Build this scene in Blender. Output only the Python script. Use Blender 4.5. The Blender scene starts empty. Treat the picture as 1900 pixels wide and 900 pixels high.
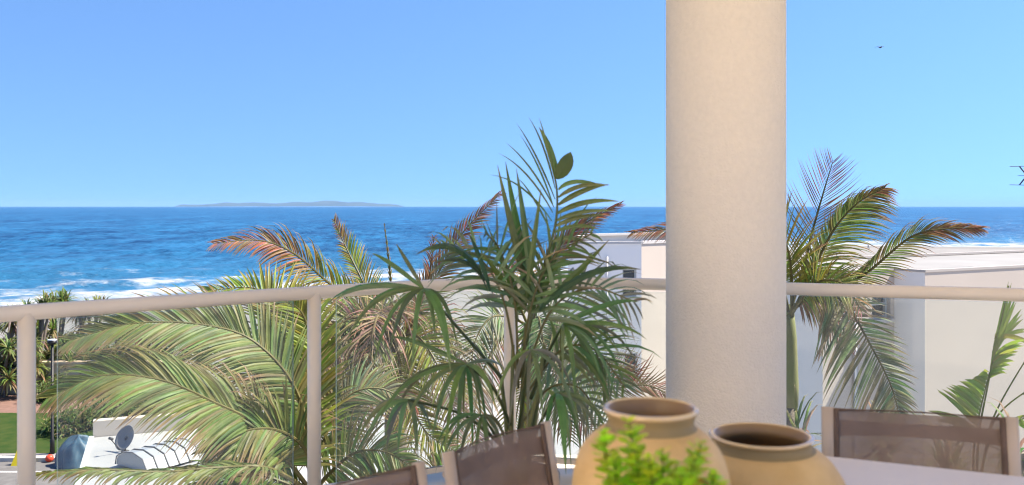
import bpy, bmesh, math, random
import numpy as np
from mathutils import Vector, Matrix

# ------------------------------------------------------------------ camera, sky, sun, exposure
sc = bpy.context.scene
C = sc.collection
F = 1650.0                      # focal length in pixels of the 1900 px wide photograph
HX, HY = 950.0, 383.0           # vanishing point of the level view
EYE = Vector((0.0, 0.0, 9.0))   # balcony floor is at 7.5, ground near 0.5, sea at 0
FLOOR = 7.5

cam_data = bpy.data.cameras.new('camera')
cam = bpy.data.objects.new('camera', cam_data)
C.objects.link(cam)
sc.camera = cam
cam.location = EYE
cam.rotation_euler = (math.radians(90), math.radians(0.0), 0)
cam_data.sensor_width = 36
cam_data.lens = F / 1900 * 36
cam_data.shift_y = -(450 - HY) / 1900
cam_data.clip_start = 0.05
cam_data.clip_end = 90000
cam_data.dof.use_dof = True
cam_data.dof.focus_distance = 9.0
cam_data.dof.aperture_fstop = 3.2

SUN_EL, SUN_AZ = 52.0, 80.0    # azimuth clockwise from the view direction
world = bpy.data.worlds.new('World')
sc.world = world
world.use_nodes = True
wn = world.node_tree
sky_n = wn.nodes.new('ShaderNodeTexSky')
sky_n.sky_type = 'NISHITA'
sky_n.sun_disc = False
sky_n.sun_elevation = math.radians(SUN_EL)
sky_n.sun_rotation = math.radians(SUN_AZ)
sky_n.air_density = 1.0
sky_n.dust_density = 0.0
sky_n.ozone_density = 8.0
tc = wn.nodes.new('ShaderNodeTexCoord')
sp = wn.nodes.new('ShaderNodeSeparateXYZ')
cb = wn.nodes.new('ShaderNodeCombineXYZ')
ma = wn.nodes.new('ShaderNodeMath'); ma.operation = 'MULTIPLY_ADD'
ma.inputs[1].default_value = 0.9; ma.inputs[2].default_value = 0.22
nv = wn.nodes.new('ShaderNodeVectorMath'); nv.operation = 'NORMALIZE'
wn.links.new(tc.outputs['Generated'], sp.inputs[0])
wn.links.new(sp.outputs[0], cb.inputs[0]); wn.links.new(sp.outputs[1], cb.inputs[1])
wn.links.new(sp.outputs[2], ma.inputs[0]); wn.links.new(ma.outputs[0], cb.inputs[2])
wn.links.new(cb.outputs[0], nv.inputs[0]); wn.links.new(nv.outputs[0], sky_n.inputs[0])
bgn = wn.nodes['Background']
tint = wn.nodes.new('ShaderNodeMix'); tint.data_type = 'RGBA'; tint.blend_type = 'MULTIPLY'
tint.inputs[0].default_value = 1.0; tint.inputs[7].default_value = (0.91, 0.97, 1.0, 1)   # even tint over the whole sky colour
wn.links.new(sky_n.outputs[0], tint.inputs[6]); wn.links.new(tint.outputs[2], bgn.inputs[0])
bgn.inputs[1].default_value = 0.082

sun_l = bpy.data.lights.new('sun', 'SUN')
sun_l.energy = 4.4
sun_l.angle = math.radians(0.5)
sun_l.color = (1.0, 0.90, 0.77)
sun = bpy.data.objects.new('sun', sun_l)
C.objects.link(sun)
sun.rotation_euler = (math.radians(90 - SUN_EL), 0, math.radians(180 - SUN_AZ))

vs = sc.view_settings
vs.view_transform = 'Standard'
vs.look = 'None'
vs.exposure = 1.62
vs.gamma = 1.0
sc.cycles.use_denoising = True
sc.cycles.denoising_prefilter = 'ACCURATE'
sc.cycles.filter_width = 1.1
sc.cycles.max_bounces = 8
sc.cycles.sample_clamp_indirect = 4.0
sc.cycles.transparent_max_bounces = 24
sc.cycles.caustics_reflective = False
sc.cycles.caustics_refractive = False

# ------------------------------------------------------------------ helpers
def V(*a):
    return Vector(a)

def at(px, py, Y):
    """world point that stands Y metres in front of the camera and is seen at that pixel"""
    return V((px - HX) / F * Y, Y, EYE.z - (py - HY) / F * Y)

def onz(px, py, z):
    """world point at height z seen at that pixel"""
    Y = (EYE.z - z) * F / (py - HY)
    return V((px - HX) / F * Y, Y, z)

def mixc(a, b, t):
    t = max(0.0, min(1.0, t))
    return tuple(a[i] + (b[i] - a[i]) * t for i in range(3))

def sstep(a, b, x):
    t = max(0.0, min(1.0, (x - a) / (b - a)))
    return t * t * (3 - 2 * t)

MATS = {}
def mat(name, col, rough=0.6, spec=0.3, noise=0.0, scale=5.0, bump=0.0, bscale=60.0, metal=0.0, col2=None, coat=0.0, detail=4.0, stretch=(1, 1, 1), island=False):
    if name in MATS:
        return MATS[name]
    m = bpy.data.materials.new(name)
    m.use_nodes = True
    nt = m.node_tree
    p = nt.nodes['Principled BSDF']
    p.inputs['Base Color'].default_value = (*col, 1)
    p.inputs['Roughness'].default_value = rough
    p.inputs['Specular IOR Level'].default_value = spec
    p.inputs['Metallic'].default_value = metal
    p.inputs['Coat Weight'].default_value = coat
    t = nt.nodes.new('ShaderNodeTexCoord')
    mp = nt.nodes.new('ShaderNodeMapping')
    mp.inputs['Scale'].default_value = stretch
    nt.links.new(t.outputs['Object'], mp.inputs[0])
    if noise > 0:
        n = nt.nodes.new('ShaderNodeTexNoise')
        n.inputs['Scale'].default_value = scale
        n.inputs['Detail'].default_value = detail
        nt.links.new(mp.outputs[0], n.inputs[0])
        r = nt.nodes.new('ShaderNodeMapRange')
        r.inputs[1].default_value = 0.3; r.inputs[2].default_value = 0.7
        nt.links.new(n.outputs[0], r.inputs[0])
        x = nt.nodes.new('ShaderNodeMix'); x.data_type = 'RGBA'
        c2 = col2 if col2 else tuple(c * (1 - noise) for c in col)
        x.inputs[6].default_value = (*col, 1); x.inputs[7].default_value = (*c2, 1)
        nt.links.new(r.outputs[0], x.inputs[0])
        nt.links.new(x.outputs[2], p.inputs['Base Color'])
    if bump > 0:
        n2 = nt.nodes.new('ShaderNodeTexNoise')
        n2.inputs['Scale'].default_value = bscale
        n2.inputs['Detail'].default_value = 5
        nt.links.new(mp.outputs[0], n2.inputs[0])
        b = nt.nodes.new('ShaderNodeBump')
        b.inputs['Strength'].default_value = bump
        b.inputs['Distance'].default_value = 0.01
        nt.links.new(n2.outputs[0], b.inputs['Height'])
        nt.links.new(b.outputs[0], p.inputs['Normal'])
    MATS[name] = m
    return m

def leaf_mat(name, rough=0.45, spec=0.4, trans=0.35, shade=0.25):
    """leaf colour comes from the mesh colour attribute, broken up by fine noise"""
    m = bpy.data.materials.new(name)
    m.use_nodes = True
    nt = m.node_tree
    p = nt.nodes['Principled BSDF']
    out = nt.nodes['Material Output']
    a = nt.nodes.new('ShaderNodeAttribute'); a.attribute_name = 'Col'
    t = nt.nodes.new('ShaderNodeTexCoord')
    n = nt.nodes.new('ShaderNodeTexNoise'); n.inputs['Scale'].default_value = 9; n.inputs['Detail'].default_value = 5
    nt.links.new(t.outputs['Object'], n.inputs[0])
    r = nt.nodes.new('ShaderNodeMapRange')
    r.inputs[1].default_value = 0.3; r.inputs[2].default_value = 0.7
    r.inputs[3].default_value = 1 - shade; r.inputs[4].default_value = 1 + shade
    nt.links.new(n.outputs[0], r.inputs[0])
    x = nt.nodes.new('ShaderNodeVectorMath'); x.operation = 'SCALE'
    nt.links.new(a.outputs['Color'], x.inputs[0]); nt.links.new(r.outputs[0], x.inputs['Scale'])
    nt.links.new(x.outputs[0], p.inputs['Base Color'])
    p.inputs['Roughness'].default_value = rough
    p.inputs['Specular IOR Level'].default_value = spec
    tr = nt.nodes.new('ShaderNodeBsdfTranslucent')
    nt.links.new(x.outputs[0], tr.inputs[0])
    mx = nt.nodes.new('ShaderNodeMixShader'); mx.inputs[0].default_value = trans
    nt.links.new(p.outputs[0], mx.inputs[1]); nt.links.new(tr.outputs[0], mx.inputs[2])
    nt.links.new(mx.outputs[0], out.inputs[0])
    MATS[name] = m
    return m

class MB:
    """collects shapes for ONE mesh object"""
    def __init__(self):
        self.v = []; self.f = []; self.mi = []; self.c = None
    def add(self, vs_, fs, mi=0):
        o = len(self.v)
        self.v += [tuple(p) for p in vs_]
        self.f += [tuple(i + o for i in q) for q in fs]
        self.mi += [mi] * len(fs)
    def box(self, x0, x1, y0, y1, z0, z1, M=None, mi=0):
        vs_ = [V(x, y, z) for z in (z0, z1) for x, y in ((x0, y0), (x1, y0), (x1, y1), (x0, y1))]
        if M is not None:
            vs_ = [M @ p for p in vs_]
        self.add(vs_, [(3, 2, 1, 0), (4, 5, 6, 7), (0, 1, 5, 4), (1, 2, 6, 5), (2, 3, 7, 6), (3, 0, 4, 7)], mi)
    def prism(self, poly, z0, z1, mi=0):
        n = len(poly)
        vs_ = [V(p[0], p[1], z0) for p in poly] + [V(p[0], p[1], z1) for p in poly]
        fs = [tuple(range(n - 1, -1, -1)), tuple(range(n, 2 * n))]
        fs += [(i, (i + 1) % n, n + (i + 1) % n, n + i) for i in range(n)]
        self.add(vs_, fs, mi)
    def tube(self, pts, rad, n=8, cap=True, flat=1.0, ref=None, mi=0):
        pts = [Vector(p) for p in pts]
        k = len(pts)
        rads = rad if isinstance(rad, (list, tuple)) else [rad] * k
        rings = []
        prev = None
        for i, p in enumerate(pts):
            T = (pts[min(i + 1, k - 1)] - pts[max(i - 1, 0)]).normalized()
            R = ref if ref is not None else (V(0, 0, 1) if abs(T.z) < 0.95 else V(0, 1, 0))
            S = T.cross(R)
            if S.length < 1e-4:
                S = T.cross(V(1, 0.3, 0))
            S.normalize()
            if prev is not None and ref is None:
                S = (prev - T * prev.dot(T)).normalized()
            prev = S
            U = S.cross(T)
            rings.append([p + (S * math.cos(a) + U * math.sin(a) * flat) * rads[i] for a in [2 * math.pi * j / n for j in range(n)]])
        vs_ = [q for r in rings for q in r]
        fs = []
        for i in range(k - 1):
            for j in range(n):
                a, b = i * n + j, i * n + (j + 1) % n
                fs.append((a, b, b + n, a + n))
        if cap:
            fs.append(tuple(range(n - 1, -1, -1)))
            fs.append(tuple(range((k - 1) * n, k * n)))
        self.add(vs_, fs, mi)
    def lathe(self, prof, n=64, mis=None):
        k = len(prof)
        vs_ = [V(r * math.cos(2 * math.pi * j / n), r * math.sin(2 * math.pi * j / n), z) for r, z in prof for j in range(n)]
        o = len(self.v)
        self.v += [tuple(p) for p in vs_]
        for i in range(k - 1):
            for j in range(n):
                a, b = i * n + j, i * n + (j + 1) % n
                self.f.append((o + a, o + b, o + b + n, o + a + n))
                self.mi.append(mis[i] if mis else 0)
    def build(self, name, m, parent=None, smooth=False, loc=None, bevel=0.0):
        me = bpy.data.meshes.new(name)
        me.from_pydata(self.v, [], self.f)
        ms = m if isinstance(m, (list, tuple)) else [m]
        for q in ms:
            me.materials.append(q)
        if len(ms) > 1:
            me.polygons.foreach_set('material_index', self.mi)
        if self.c:
            at_ = me.color_attributes.new('Col', 'FLOAT_COLOR', 'POINT')
            at_.data.foreach_set('color', np.array([(*c, 1.0) for c in self.c], dtype=np.float32).ravel())
        if smooth:
            me.shade_smooth()
        o = bpy.data.objects.new(name, me)
        C.objects.link(o)
        if parent is not None:
            o.parent = parent
        if loc is not None:
            o.location = loc
        if bevel > 0:
            b = o.modifiers.new('bevel', 'BEVEL'); b.width = bevel; b.segments = 2; b.limit_method = 'ANGLE'
        return o

def tag(o, label=None, cat=None, group=None, kind=None):
    if label: o['label'] = label
    if cat: o['category'] = cat
    if group: o['group'] = group
    if kind: o['kind'] = kind
    return o

def empty(name, loc=(0, 0, 0), rz=0.0):
    o = bpy.data.objects.new(name, None)
    o.empty_display_size = 0.1
    C.objects.link(o)
    o.location = loc
    o.rotation_euler = (0, 0, rz)
    return o

def local(parent, pts):
    """world points into the frame of a parent that is only moved, not turned"""
    return [Vector(p) - parent.location for p in pts]

def catmull(pts, n):
    pts = [Vector(p) for p in pts]
    P = [pts[0] * 2 - pts[1]] + pts + [pts[-1] * 2 - pts[-2]]
    out = []
    segs = len(pts) - 1
    for k in range(n + 1):
        u = k / n * segs
        i = min(int(u), segs - 1)
        t = u - i
        a, b, c, d = P[i], P[i + 1], P[i + 2], P[i + 3]
        out.append(0.5 * ((2 * b) + (c - a) * t + (2 * a - 5 * b + 4 * c - d) * t * t + (3 * b - a - 3 * c + d) * t ** 3))
    return out

# ------------------------------------------------------------------ terrain, sand, water
SHX = [-40000, -400, -120, -48, -25, 10, 75, 111, 250, 1000, 40000]
SHY = [54, 54, 60, 74, 88, 122, 205, 196, 170, 120, 100]
def yshore(x):
    return np.interp(x, SHX, SHY)
def shore_dist(x, y):
    return (y - yshore(x)) * 0.8          # positive out at sea
def ground_z(x, y):
    s = -shore_dist(x, y)
    return np.where(s < 0, np.maximum(-3.0, 0.03 * s), np.minimum(0.5, 0.014 * s))

def sand_material():
    m = mat('sand', (0.265, 0.255, 0.245), rough=0.9, spec=0.15, noise=0.25, scale=0.25, bump=0.5, bscale=3.0, detail=6)
    nt = m.node_tree
    p = nt.nodes['Principled BSDF']
    src = p.inputs['Base Color'].links[0].from_socket
    a = nt.nodes.new('ShaderNodeAttribute'); a.attribute_name = 'wet'
    x = nt.nodes.new('ShaderNodeMix'); x.data_type = 'RGBA'
    nt.links.new(a.outputs['Fac'], x.inputs[0]); nt.links.new(src, x.inputs[6])
    x.inputs[7].default_value = (0.20, 0.19, 0.18, 1)
    nt.links.new(x.outputs[2], p.inputs['Base Color'])
    return m

def grid_mesh(name, xs, ys, zfun, m):
    Xg, Yg = np.meshgrid(xs, ys)
    Zg = zfun(Xg, Yg)
    return mesh_from_grid(name, Xg, Yg, Zg, m)

def mesh_from_grid(name, Xg, Yg, Zg, m):
    r, c = Xg.shape
    vv = np.stack([Xg, Yg, Zg], -1).reshape(-1, 3).astype(np.float32)
    idx = np.arange(r * c).reshape(r, c)
    q = np.stack([idx[:-1, :-1], idx[:-1, 1:], idx[1:, 1:], idx[1:, :-1]], -1).reshape(-1, 4)
    me = bpy.data.meshes.new(name)
    me.vertices.add(len(vv)); me.vertices.foreach_set('co', vv.ravel())
    me.loops.add(q.size); me.loops.foreach_set('vertex_index', q.ravel().astype(np.int32))
    me.polygons.add(len(q))
    me.polygons.foreach_set('loop_start', np.arange(0, q.size, 4, dtype=np.int32))
    me.update(calc_edges=True)
    me.validate()
    me.shade_smooth()
    me.materials.append(m)
    o = bpy.data.objects.new(name, me)
    C.objects.link(o)
    return o

gx = np.concatenate([[-40000, -8000, -2000, -800, -400], np.linspace(-250, 250, 126), [400, 800, 2000, 8000, 40000]])
gy = np.concatenate([[-20000, -2000, -300], np.linspace(-60, 270, 111), [400, 1000, 4000, 12000, 40000]])
ground = grid_mesh('ground', gx, gy, ground_z, sand_material())
tag(ground, kind='structure')
n_ = len(ground.data.vertices)
co = np.zeros(n_ * 3); ground.data.vertices.foreach_get('co', co); co = co.reshape(-1, 3)
sd_ = -shore_dist(co[:, 0], co[:, 1])
wet = ground.data.attributes.new('wet', 'FLOAT', 'POINT')
wet.data.foreach_set('value', np.clip((14 - sd_) / 4.0, 0, 1).astype(np.float32))

def sea_material():
    m = bpy.data.materials.new('sea_water')
    m.use_nodes = True
    nt = m.node_tree
    p = nt.nodes['Principled BSDF']
    L = nt.links.new
    geo = nt.nodes.new('ShaderNodeNewGeometry')
    def noise(scale, st, detail=4, rough=0.55):
        mp = nt.nodes.new('ShaderNodeMapping'); mp.inputs['Scale'].default_value = st
        L(geo.outputs['Position'], mp.inputs[0])
        n = nt.nodes.new('ShaderNodeTexNoise'); n.inputs['Scale'].default_value = scale
        n.inputs['Detail'].default_value = detail; n.inputs['Roughness'].default_value = rough
        L(mp.outputs[0], n.inputs[0])
        return n.outputs[0]
    def mrange(src, a, b, c, d, smooth=False):
        r = nt.nodes.new('ShaderNodeMapRange')
        if smooth: r.interpolation_type = 'SMOOTHSTEP'
        for i, q in enumerate((a, b, c, d)):
            if isinstance(q, (int, float)): r.inputs[i + 1].default_value = q
            else: L(q, r.inputs[i + 1])
        L(src, r.inputs[0])
        return r.outputs[0]
    def math_(op, a, b):
        q = nt.nodes.new('ShaderNodeMath'); q.operation = op
        for i, s in enumerate((a, b)):
            if isinstance(s, (int, float)): q.inputs[i].default_value = s
            else: L(s, q.inputs[i])
        return q.outputs[0]
    shore = nt.nodes.new('ShaderNodeAttribute'); shore.attribute_name = 'shore'
    sd = shore.outputs['Fac']
    # water body: deep blue, greener and paler over the shallow sand
    fbm = noise(0.14, (0.8, 0.22, 1), 12, 0.72)
    mid = noise(0.9, (0.8, 0.25, 1), 5, 0.7)
    far = noise(0.02, (0.8, 0.2, 1), 10, 0.75)
    mixn = math_('ADD', math_('MULTIPLY', fbm, 0.45), math_('ADD', math_('MULTIPLY', mid, 0.3), math_('MULTIPLY', far, 0.25)))
    deep = nt.nodes.new('ShaderNodeMix'); deep.data_type = 'RGBA'  # light and dark of wave facets put into the colour as noise
    deep.inputs[6].default_value = (0.0008, 0.030, 0.098, 1)
    deep.inputs[7].default_value = (0.020, 0.140, 0.295, 1)
    L(mrange(mixn, 0.44, 0.57, 0, 1), deep.inputs[0])
    shal = nt.nodes.new('ShaderNodeMix'); shal.data_type = 'RGBA'
    shal.inputs[7].default_value = (0.035, 0.16, 0.28, 1)
    L(deep.outputs[2], shal.inputs[6])
    L(mrange(sd, 0, 90, 0.7, 0.0), shal.inputs[0])
    # foam: thick near the shore, thin streaks and caps farther out
    fn = noise(0.3, (0.5, 0.45, 1), 8, 0.68)
    thr = mrange(sd, 3, 52, 0.33, 0.66)
    near = mrange(fn, thr, math_('ADD', thr, 0.22), 0, 1, True)
    caps_n = noise(0.22, (0.5, 0.35, 1), 7, 0.68)
    caps_big = noise(0.012, (0.5, 1, 1), 2, 0.5)
    caps = math_('MULTIPLY', mrange(caps_n, 0.665, 0.73, 0, 0.8, True), mrange(caps_big, 0.42, 0.6, 0.15, 1))
    foam = math_('MAXIMUM', near, caps)
    fin = nt.nodes.new('ShaderNodeMix'); fin.data_type = 'RGBA'
    fin.inputs[7].default_value = (0.40, 0.42, 0.44, 1)
    L(shal.outputs[2], fin.inputs[6]); L(foam, fin.inputs[0])
    L(fin.outputs[2], p.inputs['Base Color'])
    L(mrange(foam, 0, 1, 0.30, 0.9), p.inputs['Roughness'])
    p.inputs['IOR'].default_value = 1.333
    p.inputs['Specular IOR Level'].default_value = 0.32
    # chop
    b1 = noise(0.9, (0.45, 1, 1), 6, 0.65)
    b2 = noise(0.16, (0.4, 1, 1), 4, 0.6)
    bsum = math_('ADD', math_('MULTIPLY', b1, 0.5), math_('MULTIPLY', b2, 1.6))
    bp = nt.nodes.new('ShaderNodeBump'); bp.inputs['Strength'].default_value = 1.0; bp.inputs['Distance'].default_value = 1.5
    L(bsum, bp.inputs['Height']); L(bp.outputs[0], p.inputs['Normal'])
    return m

ys_ = np.geomspace(50, 34000, 560)
us_ = np.linspace(-1.15, 1.15, 380)
Ug, Yg = np.meshgrid(us_, ys_)
Xg = Ug * Yg
SD = shore_dist(Xg, Yg)
rw = np.random.RandomState(4)
Zg = np.zeros_like(Xg)
for lam, amp in ((46, .22), (31, .2), (21, .17), (14, .12), (9.5, .08), (6.5, .05)):
    for _ in range(3):
        th = rw.normal(-0.35, 0.35); kx = math.sin(th) * 2 * math.pi / lam; ky = math.cos(th) * 2 * math.pi / lam
        ph = rw.uniform(0, 6.28)
        fade = np.clip(1 - Yg * 0.0125 * 4 / lam, 0, 1)
        w = np.sin(kx * Xg + ky * Yg + ph + 0.6 * np.sin(Xg / 37 + ph))
        Zg += 1.7 * amp * fade * (1 - np.abs(w) * 1.6) * 0.7
Zg *= np.clip(SD / 30, 0.05, 1)
# two lines of small breakers on the bar
for off, hh in ((16, .45), (40, .5)):
    wob = off + 6 * np.sin(Xg / 23.0 + off) + 3 * np.sin(Xg / 9.0)
    Zg += hh * np.exp(-((SD - wob) / 2.2) ** 2) * (0.5 + 0.5 * np.sin(Xg / 31.0 + off * 2))
Zg = np.where(SD < -6, -3.5, Zg)
sea = mesh_from_grid('sea', Xg, Yg, Zg, sea_material())
a_ = sea.data.attributes.new('shore', 'FLOAT', 'POINT')
a_.data.foreach_set('value', SD.ravel().astype(np.float32))
tag(sea, kind='structure')

# the far island on the horizon
def island():
    xs = np.linspace(322, 752, 130)
    kx = [322, 330, 340, 352, 375, 400, 420, 440, 465, 500, 520, 545, 570, 600, 620, 650, 665, 690, 705, 720, 735, 752]
    kh = [0, 3, 5, 4, 5, 6.5, 9, 8.5, 9, 8, 8, 9.5, 10, 12.5, 12, 10, 10, 7.5, 6.8, 6.5, 4.5, 0]
    D0 = 19000.0
    mb = MB()
    rows = 14
    rn = random.Random(3)
    ph = [rn.uniform(0, 6.28) for _ in range(8)]
    for j in range(rows):
        t = j / (rows - 1)
        Yd = D0 + t * 2600
        prof = math.sin(math.pi * (0.02 + 0.96 * t)) ** 0.7
        for i, x in enumerate(xs):
            h = np.interp(x, kx, kh) / F * D0
            h *= prof * (0.88 + 0.12 * math.sin(i * 0.31 + ph[j % 8]))
            mb.v.append(((x - HX) / F * Yd, Yd, max(h, 0) - 3 if t in (0.0, 1.0) else h))
    nx = len(xs)
    for j in range(rows - 1):
        for i in range(nx - 1):
            a = j * nx + i
            mb.f.append((a, a + 1, a + nx + 1, a + nx)); mb.mi.append(0)
    o = mb.build('island', mat('island_bush', (0.07, 0.085, 0.06), rough=0.95, spec=0.1, noise=0.5, scale=0.002), smooth=True)
    tag(o, kind='structure')
island()

# sheets of the promenade down on the left
def sheet(name, pts, z, m):
    mb = MB()
    mb.add([V(p[0], p[1], z) for p in pts], [tuple(range(len(pts)))])
    o = mb.build(name, m)
    return tag(o, kind='structure')
G = 0.5
asph = mat('asphalt', (0.16, 0.155, 0.15), rough=0.9, noise=0.3, scale=3, bump=0.4, bscale=40)
sheet('lawn', [(-60, 30.6), (-12.2, 30.6), (-11.0, 36.5), (-60, 37)], G + 0.008, mat('lawn_turf', (0.022, 0.05, 0.010), rough=0.95, spec=0.1, noise=0.5, scale=2.5, col2=(0.045, 0.065, 0.016), bump=0.8, bscale=30))
sheet('bounce_paving', [(-7.5, 5.6), (16, 5.6), (16, 34), (-7.5, 34)], G + 0.012, mat('pale_bounce_paving', (0.52, 0.5, 0.48), rough=0.85, noise=0.15, scale=1.5))  # pale ground added to bounce light onto shaded walls and palms
sheet('road', [(-60, -5), (-2, -5), (-2, 29.6), (-60, 29.6)], G + 0.004, asph)
sheet('paved_path', [(-60, 37), (-11, 36.5), (-11, 40), (-60, 40.2)], G + 0.008, mat('red_paving', (0.22, 0.13, 0.10), rough=0.85, noise=0.3, scale=4))
kb = MB(); kb.box(-60, -12.2, 29.6, 29.85, 0.4, G + 0.13)
tag(kb.build('kerb', mat('concrete', (0.52, 0.5, 0.47), rough=0.85, noise=0.2, scale=3), bevel=0.01), kind='structure')
sheet('road_line', [(-60, 28.4), (-13, 28.4), (-13, 28.52), (-60, 28.52)], G + 0.009, mat('road_paint', (0.75, 0.75, 0.73), noise=0.2, scale=6))

# ------------------------------------------------------------------ the balcony shell
render_m = mat('cream_render', (0.84, 0.75, 0.62), rough=0.85, spec=0.2, noise=0.06, scale=3, bump=0.25, bscale=90)
tile_m = mat('balcony_tile', (0.82, 0.72, 0.58), rough=0.55, spec=0.3, noise=0.12, scale=2)
fl = MB()
edge = [(-3.5, -7), (10, -7), (10, 1.6), (4.2, 4.25), (2.55, 4.80), (1.1, 5.25), (0.0, 5.42), (-1.02, 4.75), (-1.95, 3.85), (-3.5, 2.25)]  # unseen rear part runs on as sunlit floor, for bounce light
fl.prism(edge, FLOOR - 0.25, FLOOR)
tag(fl.build('balcony_floor', tile_m), kind='structure')
cl = MB()
cl.prism([(-3.2, 0.5), (11, 0.5), (11, 4.6), (4.2, 5.5), (2.55, 5.5), (1.1, 5.45), (0.0, 5.45), (-1.10, 4.85), (-2.05, 3.98), (-3.2, 2.9)], FLOOR + 2.95, FLOOR + 3.2)  # unseen; outline cut to shade the balcony and leave the rear floor sunlit
tag(cl.build('balcony_ceiling', mat('ceiling_paint', (0.82, 0.78, 0.72), rough=0.9)), kind='structure')
hw = MB()
hw.box(-3.8, -3.5, -7, 0.4, FLOOR - 0.25, 13.5)  # unseen wall added to bounce warm sunlight onto the balcony
tag(hw.build('bounce_wall', render_m), kind='structure')

# ------------------------------------------------------------------ column
def column():
    r = 0.273
    c = at(1345.5, 600, 4.15)
    root = empty('column', (c.x, c.y, FLOOR))
    mb = MB()
    prof = [(r, 0.0)] + [(r, 2.95 * i / 12) for i in range(1, 13)]
    mb.lathe(prof, 96)
    m = mat('stucco_column', (0.88, 0.785, 0.665), rough=0.9, spec=0.15, noise=0.05, scale=45, bump=0.6, bscale=110, detail=8)
    mb.build('shaft', m, root, smooth=True)
    b = MB(); b.lathe([(r + 0.012, 0.001), (r + 0.012, 0.09), (r + 0.004, 0.10), (r - 0.002, 0.10)], 64)
    b.build('skirting', tile_m, root, smooth=True)
    tag(root, 'thick round cream stucco column standing behind the vases', 'column')
column()

# ------------------------------------------------------------------ balustrade with glass
def glass_material():
    m = bpy.data.materials.new('balcony_glass')
    m.use_nodes = True
    nt = m.node_tree
    out = nt.nodes['Material Output']
    nt.nodes.remove(nt.nodes['Principled BSDF'])
    tr = nt.nodes.new('ShaderNodeBsdfTransparent'); tr.inputs[0].default_value = (0.955, 0.985, 0.975, 1)
    gl = nt.nodes.new('ShaderNodeBsdfGlossy'); gl.inputs['Roughness'].default_value = 0.03
    fr = nt.nodes.new('ShaderNodeFresnel'); fr.inputs[0].default_value = 1.28
    mx = nt.nodes.new('ShaderNodeMixShader')
    nt.links.new(fr.outputs[0], mx.inputs[0]); nt.links.new(tr.outputs[0], mx.inputs[1]); nt.links.new(gl.outputs[0], mx.inputs[2])
    # salt film
    df = nt.nodes.new('ShaderNodeBsdfDiffuse'); df.inputs[0].default_value = (0.75, 0.78, 0.76, 1)
    t = nt.nodes.new('ShaderNodeTexCoord')
    n = nt.nodes.new('ShaderNodeTexNoise'); n.inputs['Scale'].default_value = 3.0; n.inputs['Detail'].default_value = 6
    nt.links.new(t.outputs['Object'], n.inputs[0])
    r = nt.nodes.new('ShaderNodeMapRange'); r.inputs[1].default_value = 0.3; r.inputs[2].default_value = 0.75; r.inputs[3].default_value = 0.03; r.inputs[4].default_value = 0.10
    nt.links.new(n.outputs[0], r.inputs[0])
    m2 = nt.nodes.new('ShaderNodeMixShader')
    nt.links.new(r.outputs[0], m2.inputs[0]); nt.links.new(mx.outputs[0], m2.inputs[1]); nt.links.new(df.outputs[0], m2.inputs[2])
    nt.links.new(m2.outputs[0], out.inputs[0])
    return m
def balustrade():
    rail_pts = [onz(-420, 604, 8.6), onz(-150, 580, 8.6), onz(0, 568, 8.6), onz(280, 549.5, 8.6), onz(560, 532, 8.6), onz(760, 520.5, 8.6), onz(930, 514, 8.6), onz(1090, 514.5, 8.6), onz(1236, 517, 8.6), onz(1460, 524, 8.6), onz(1680, 529.5, 8.6), onz(1900, 535, 8.6), onz(2300, 548, 8.6)]
    cen = [V(p.x, p.y, 8.6 - 0.033) for p in rail_pts]
    root = empty('balustrade', (0, 0, FLOOR))
    dz = V(0, 0, -FLOOR)
    cv = catmull(cen, 120)
    paint = mat('cream_powder_coat', (0.90, 0.77, 0.615), rough=0.38, spec=0.4, noise=0.04, scale=4, bump=0.03, bscale=200)
    mb = MB(); mb.tube([p + dz for p in cv], 0.033, 20, ref=V(0, 0, 1))
    mb.build('handrail', paint, root, smooth=True)
    def foot(px):
        best = min(cv, key=lambda p: abs(HX + p.x / p.y * F - px))
        return V(best.x, best.y, 0)
    posts = [foot(px) for px in (-400, 57, 577, 946, 1372, 2000)]
    for p in posts:
        q = MB(); q.tube([V(p.x, p.y, 0.0), V(p.x, p.y, 1.065)], 0.034, 20)
        q.tube([V(p.x, p.y, 0.0), V(p.x, p.y, 0.012)], 0.062, 20)
        q.build('post', paint, root, smooth=False).data.shade_smooth()
    # the bottom rail follows the posts
    for a, b in zip(posts[:-1], posts[1:]):
        d = (b - a).normalized(); nrm = V(-d.y, d.x, 0)
        L_ = (b - a).length
        q = MB()
        M = Matrix.Translation(a) @ Matrix(((d.x, nrm.x, 0, 0), (d.y, nrm.y, 0, 0), (0, 0, 1, 0), (0, 0, 0, 1)))
        q.box(0.03, L_ - 0.03, -0.015, 0.015, 0.06, 0.09, M)
        q.build('bottom_rail', paint, root, bevel=0.004)
    gm = glass_material()
    em = mat('glass_edge', (0.50, 0.66, 0.60), rough=0.25, spec=0.5)
    for a, b in zip(posts[:-1], posts[1:]):
        d = (b - a).normalized(); nrm = V(-d.y, d.x, 0); L_ = (b - a).length
        g0 = 0.115
        M = Matrix.Translation(a) @ Matrix(((d.x, nrm.x, 0, 0), (d.y, nrm.y, 0, 0), (0, 0, 1, 0), (0, 0, 0, 1)))
        q = MB()
        vs_ = [M @ V(x, y, z) for z in (0.09, 1.03) for x, y in ((g0, -.005), (L_ - g0, -.005), (L_ - g0, .005), (g0, .005))]
        q.add(vs_, [(0, 1, 5, 4), (2, 3, 7, 6)], 0)
        q.add(vs_, [(3, 2, 1, 0), (4, 5, 6, 7), (1, 2, 6, 5), (3, 0, 4, 7)], 1)
        q.build('glass_panel', [gm, em], root)
    tag(root, 'curved cream handrail and posts with clear glass panels along the balcony edge', 'balustrade')
balustrade()

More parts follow.
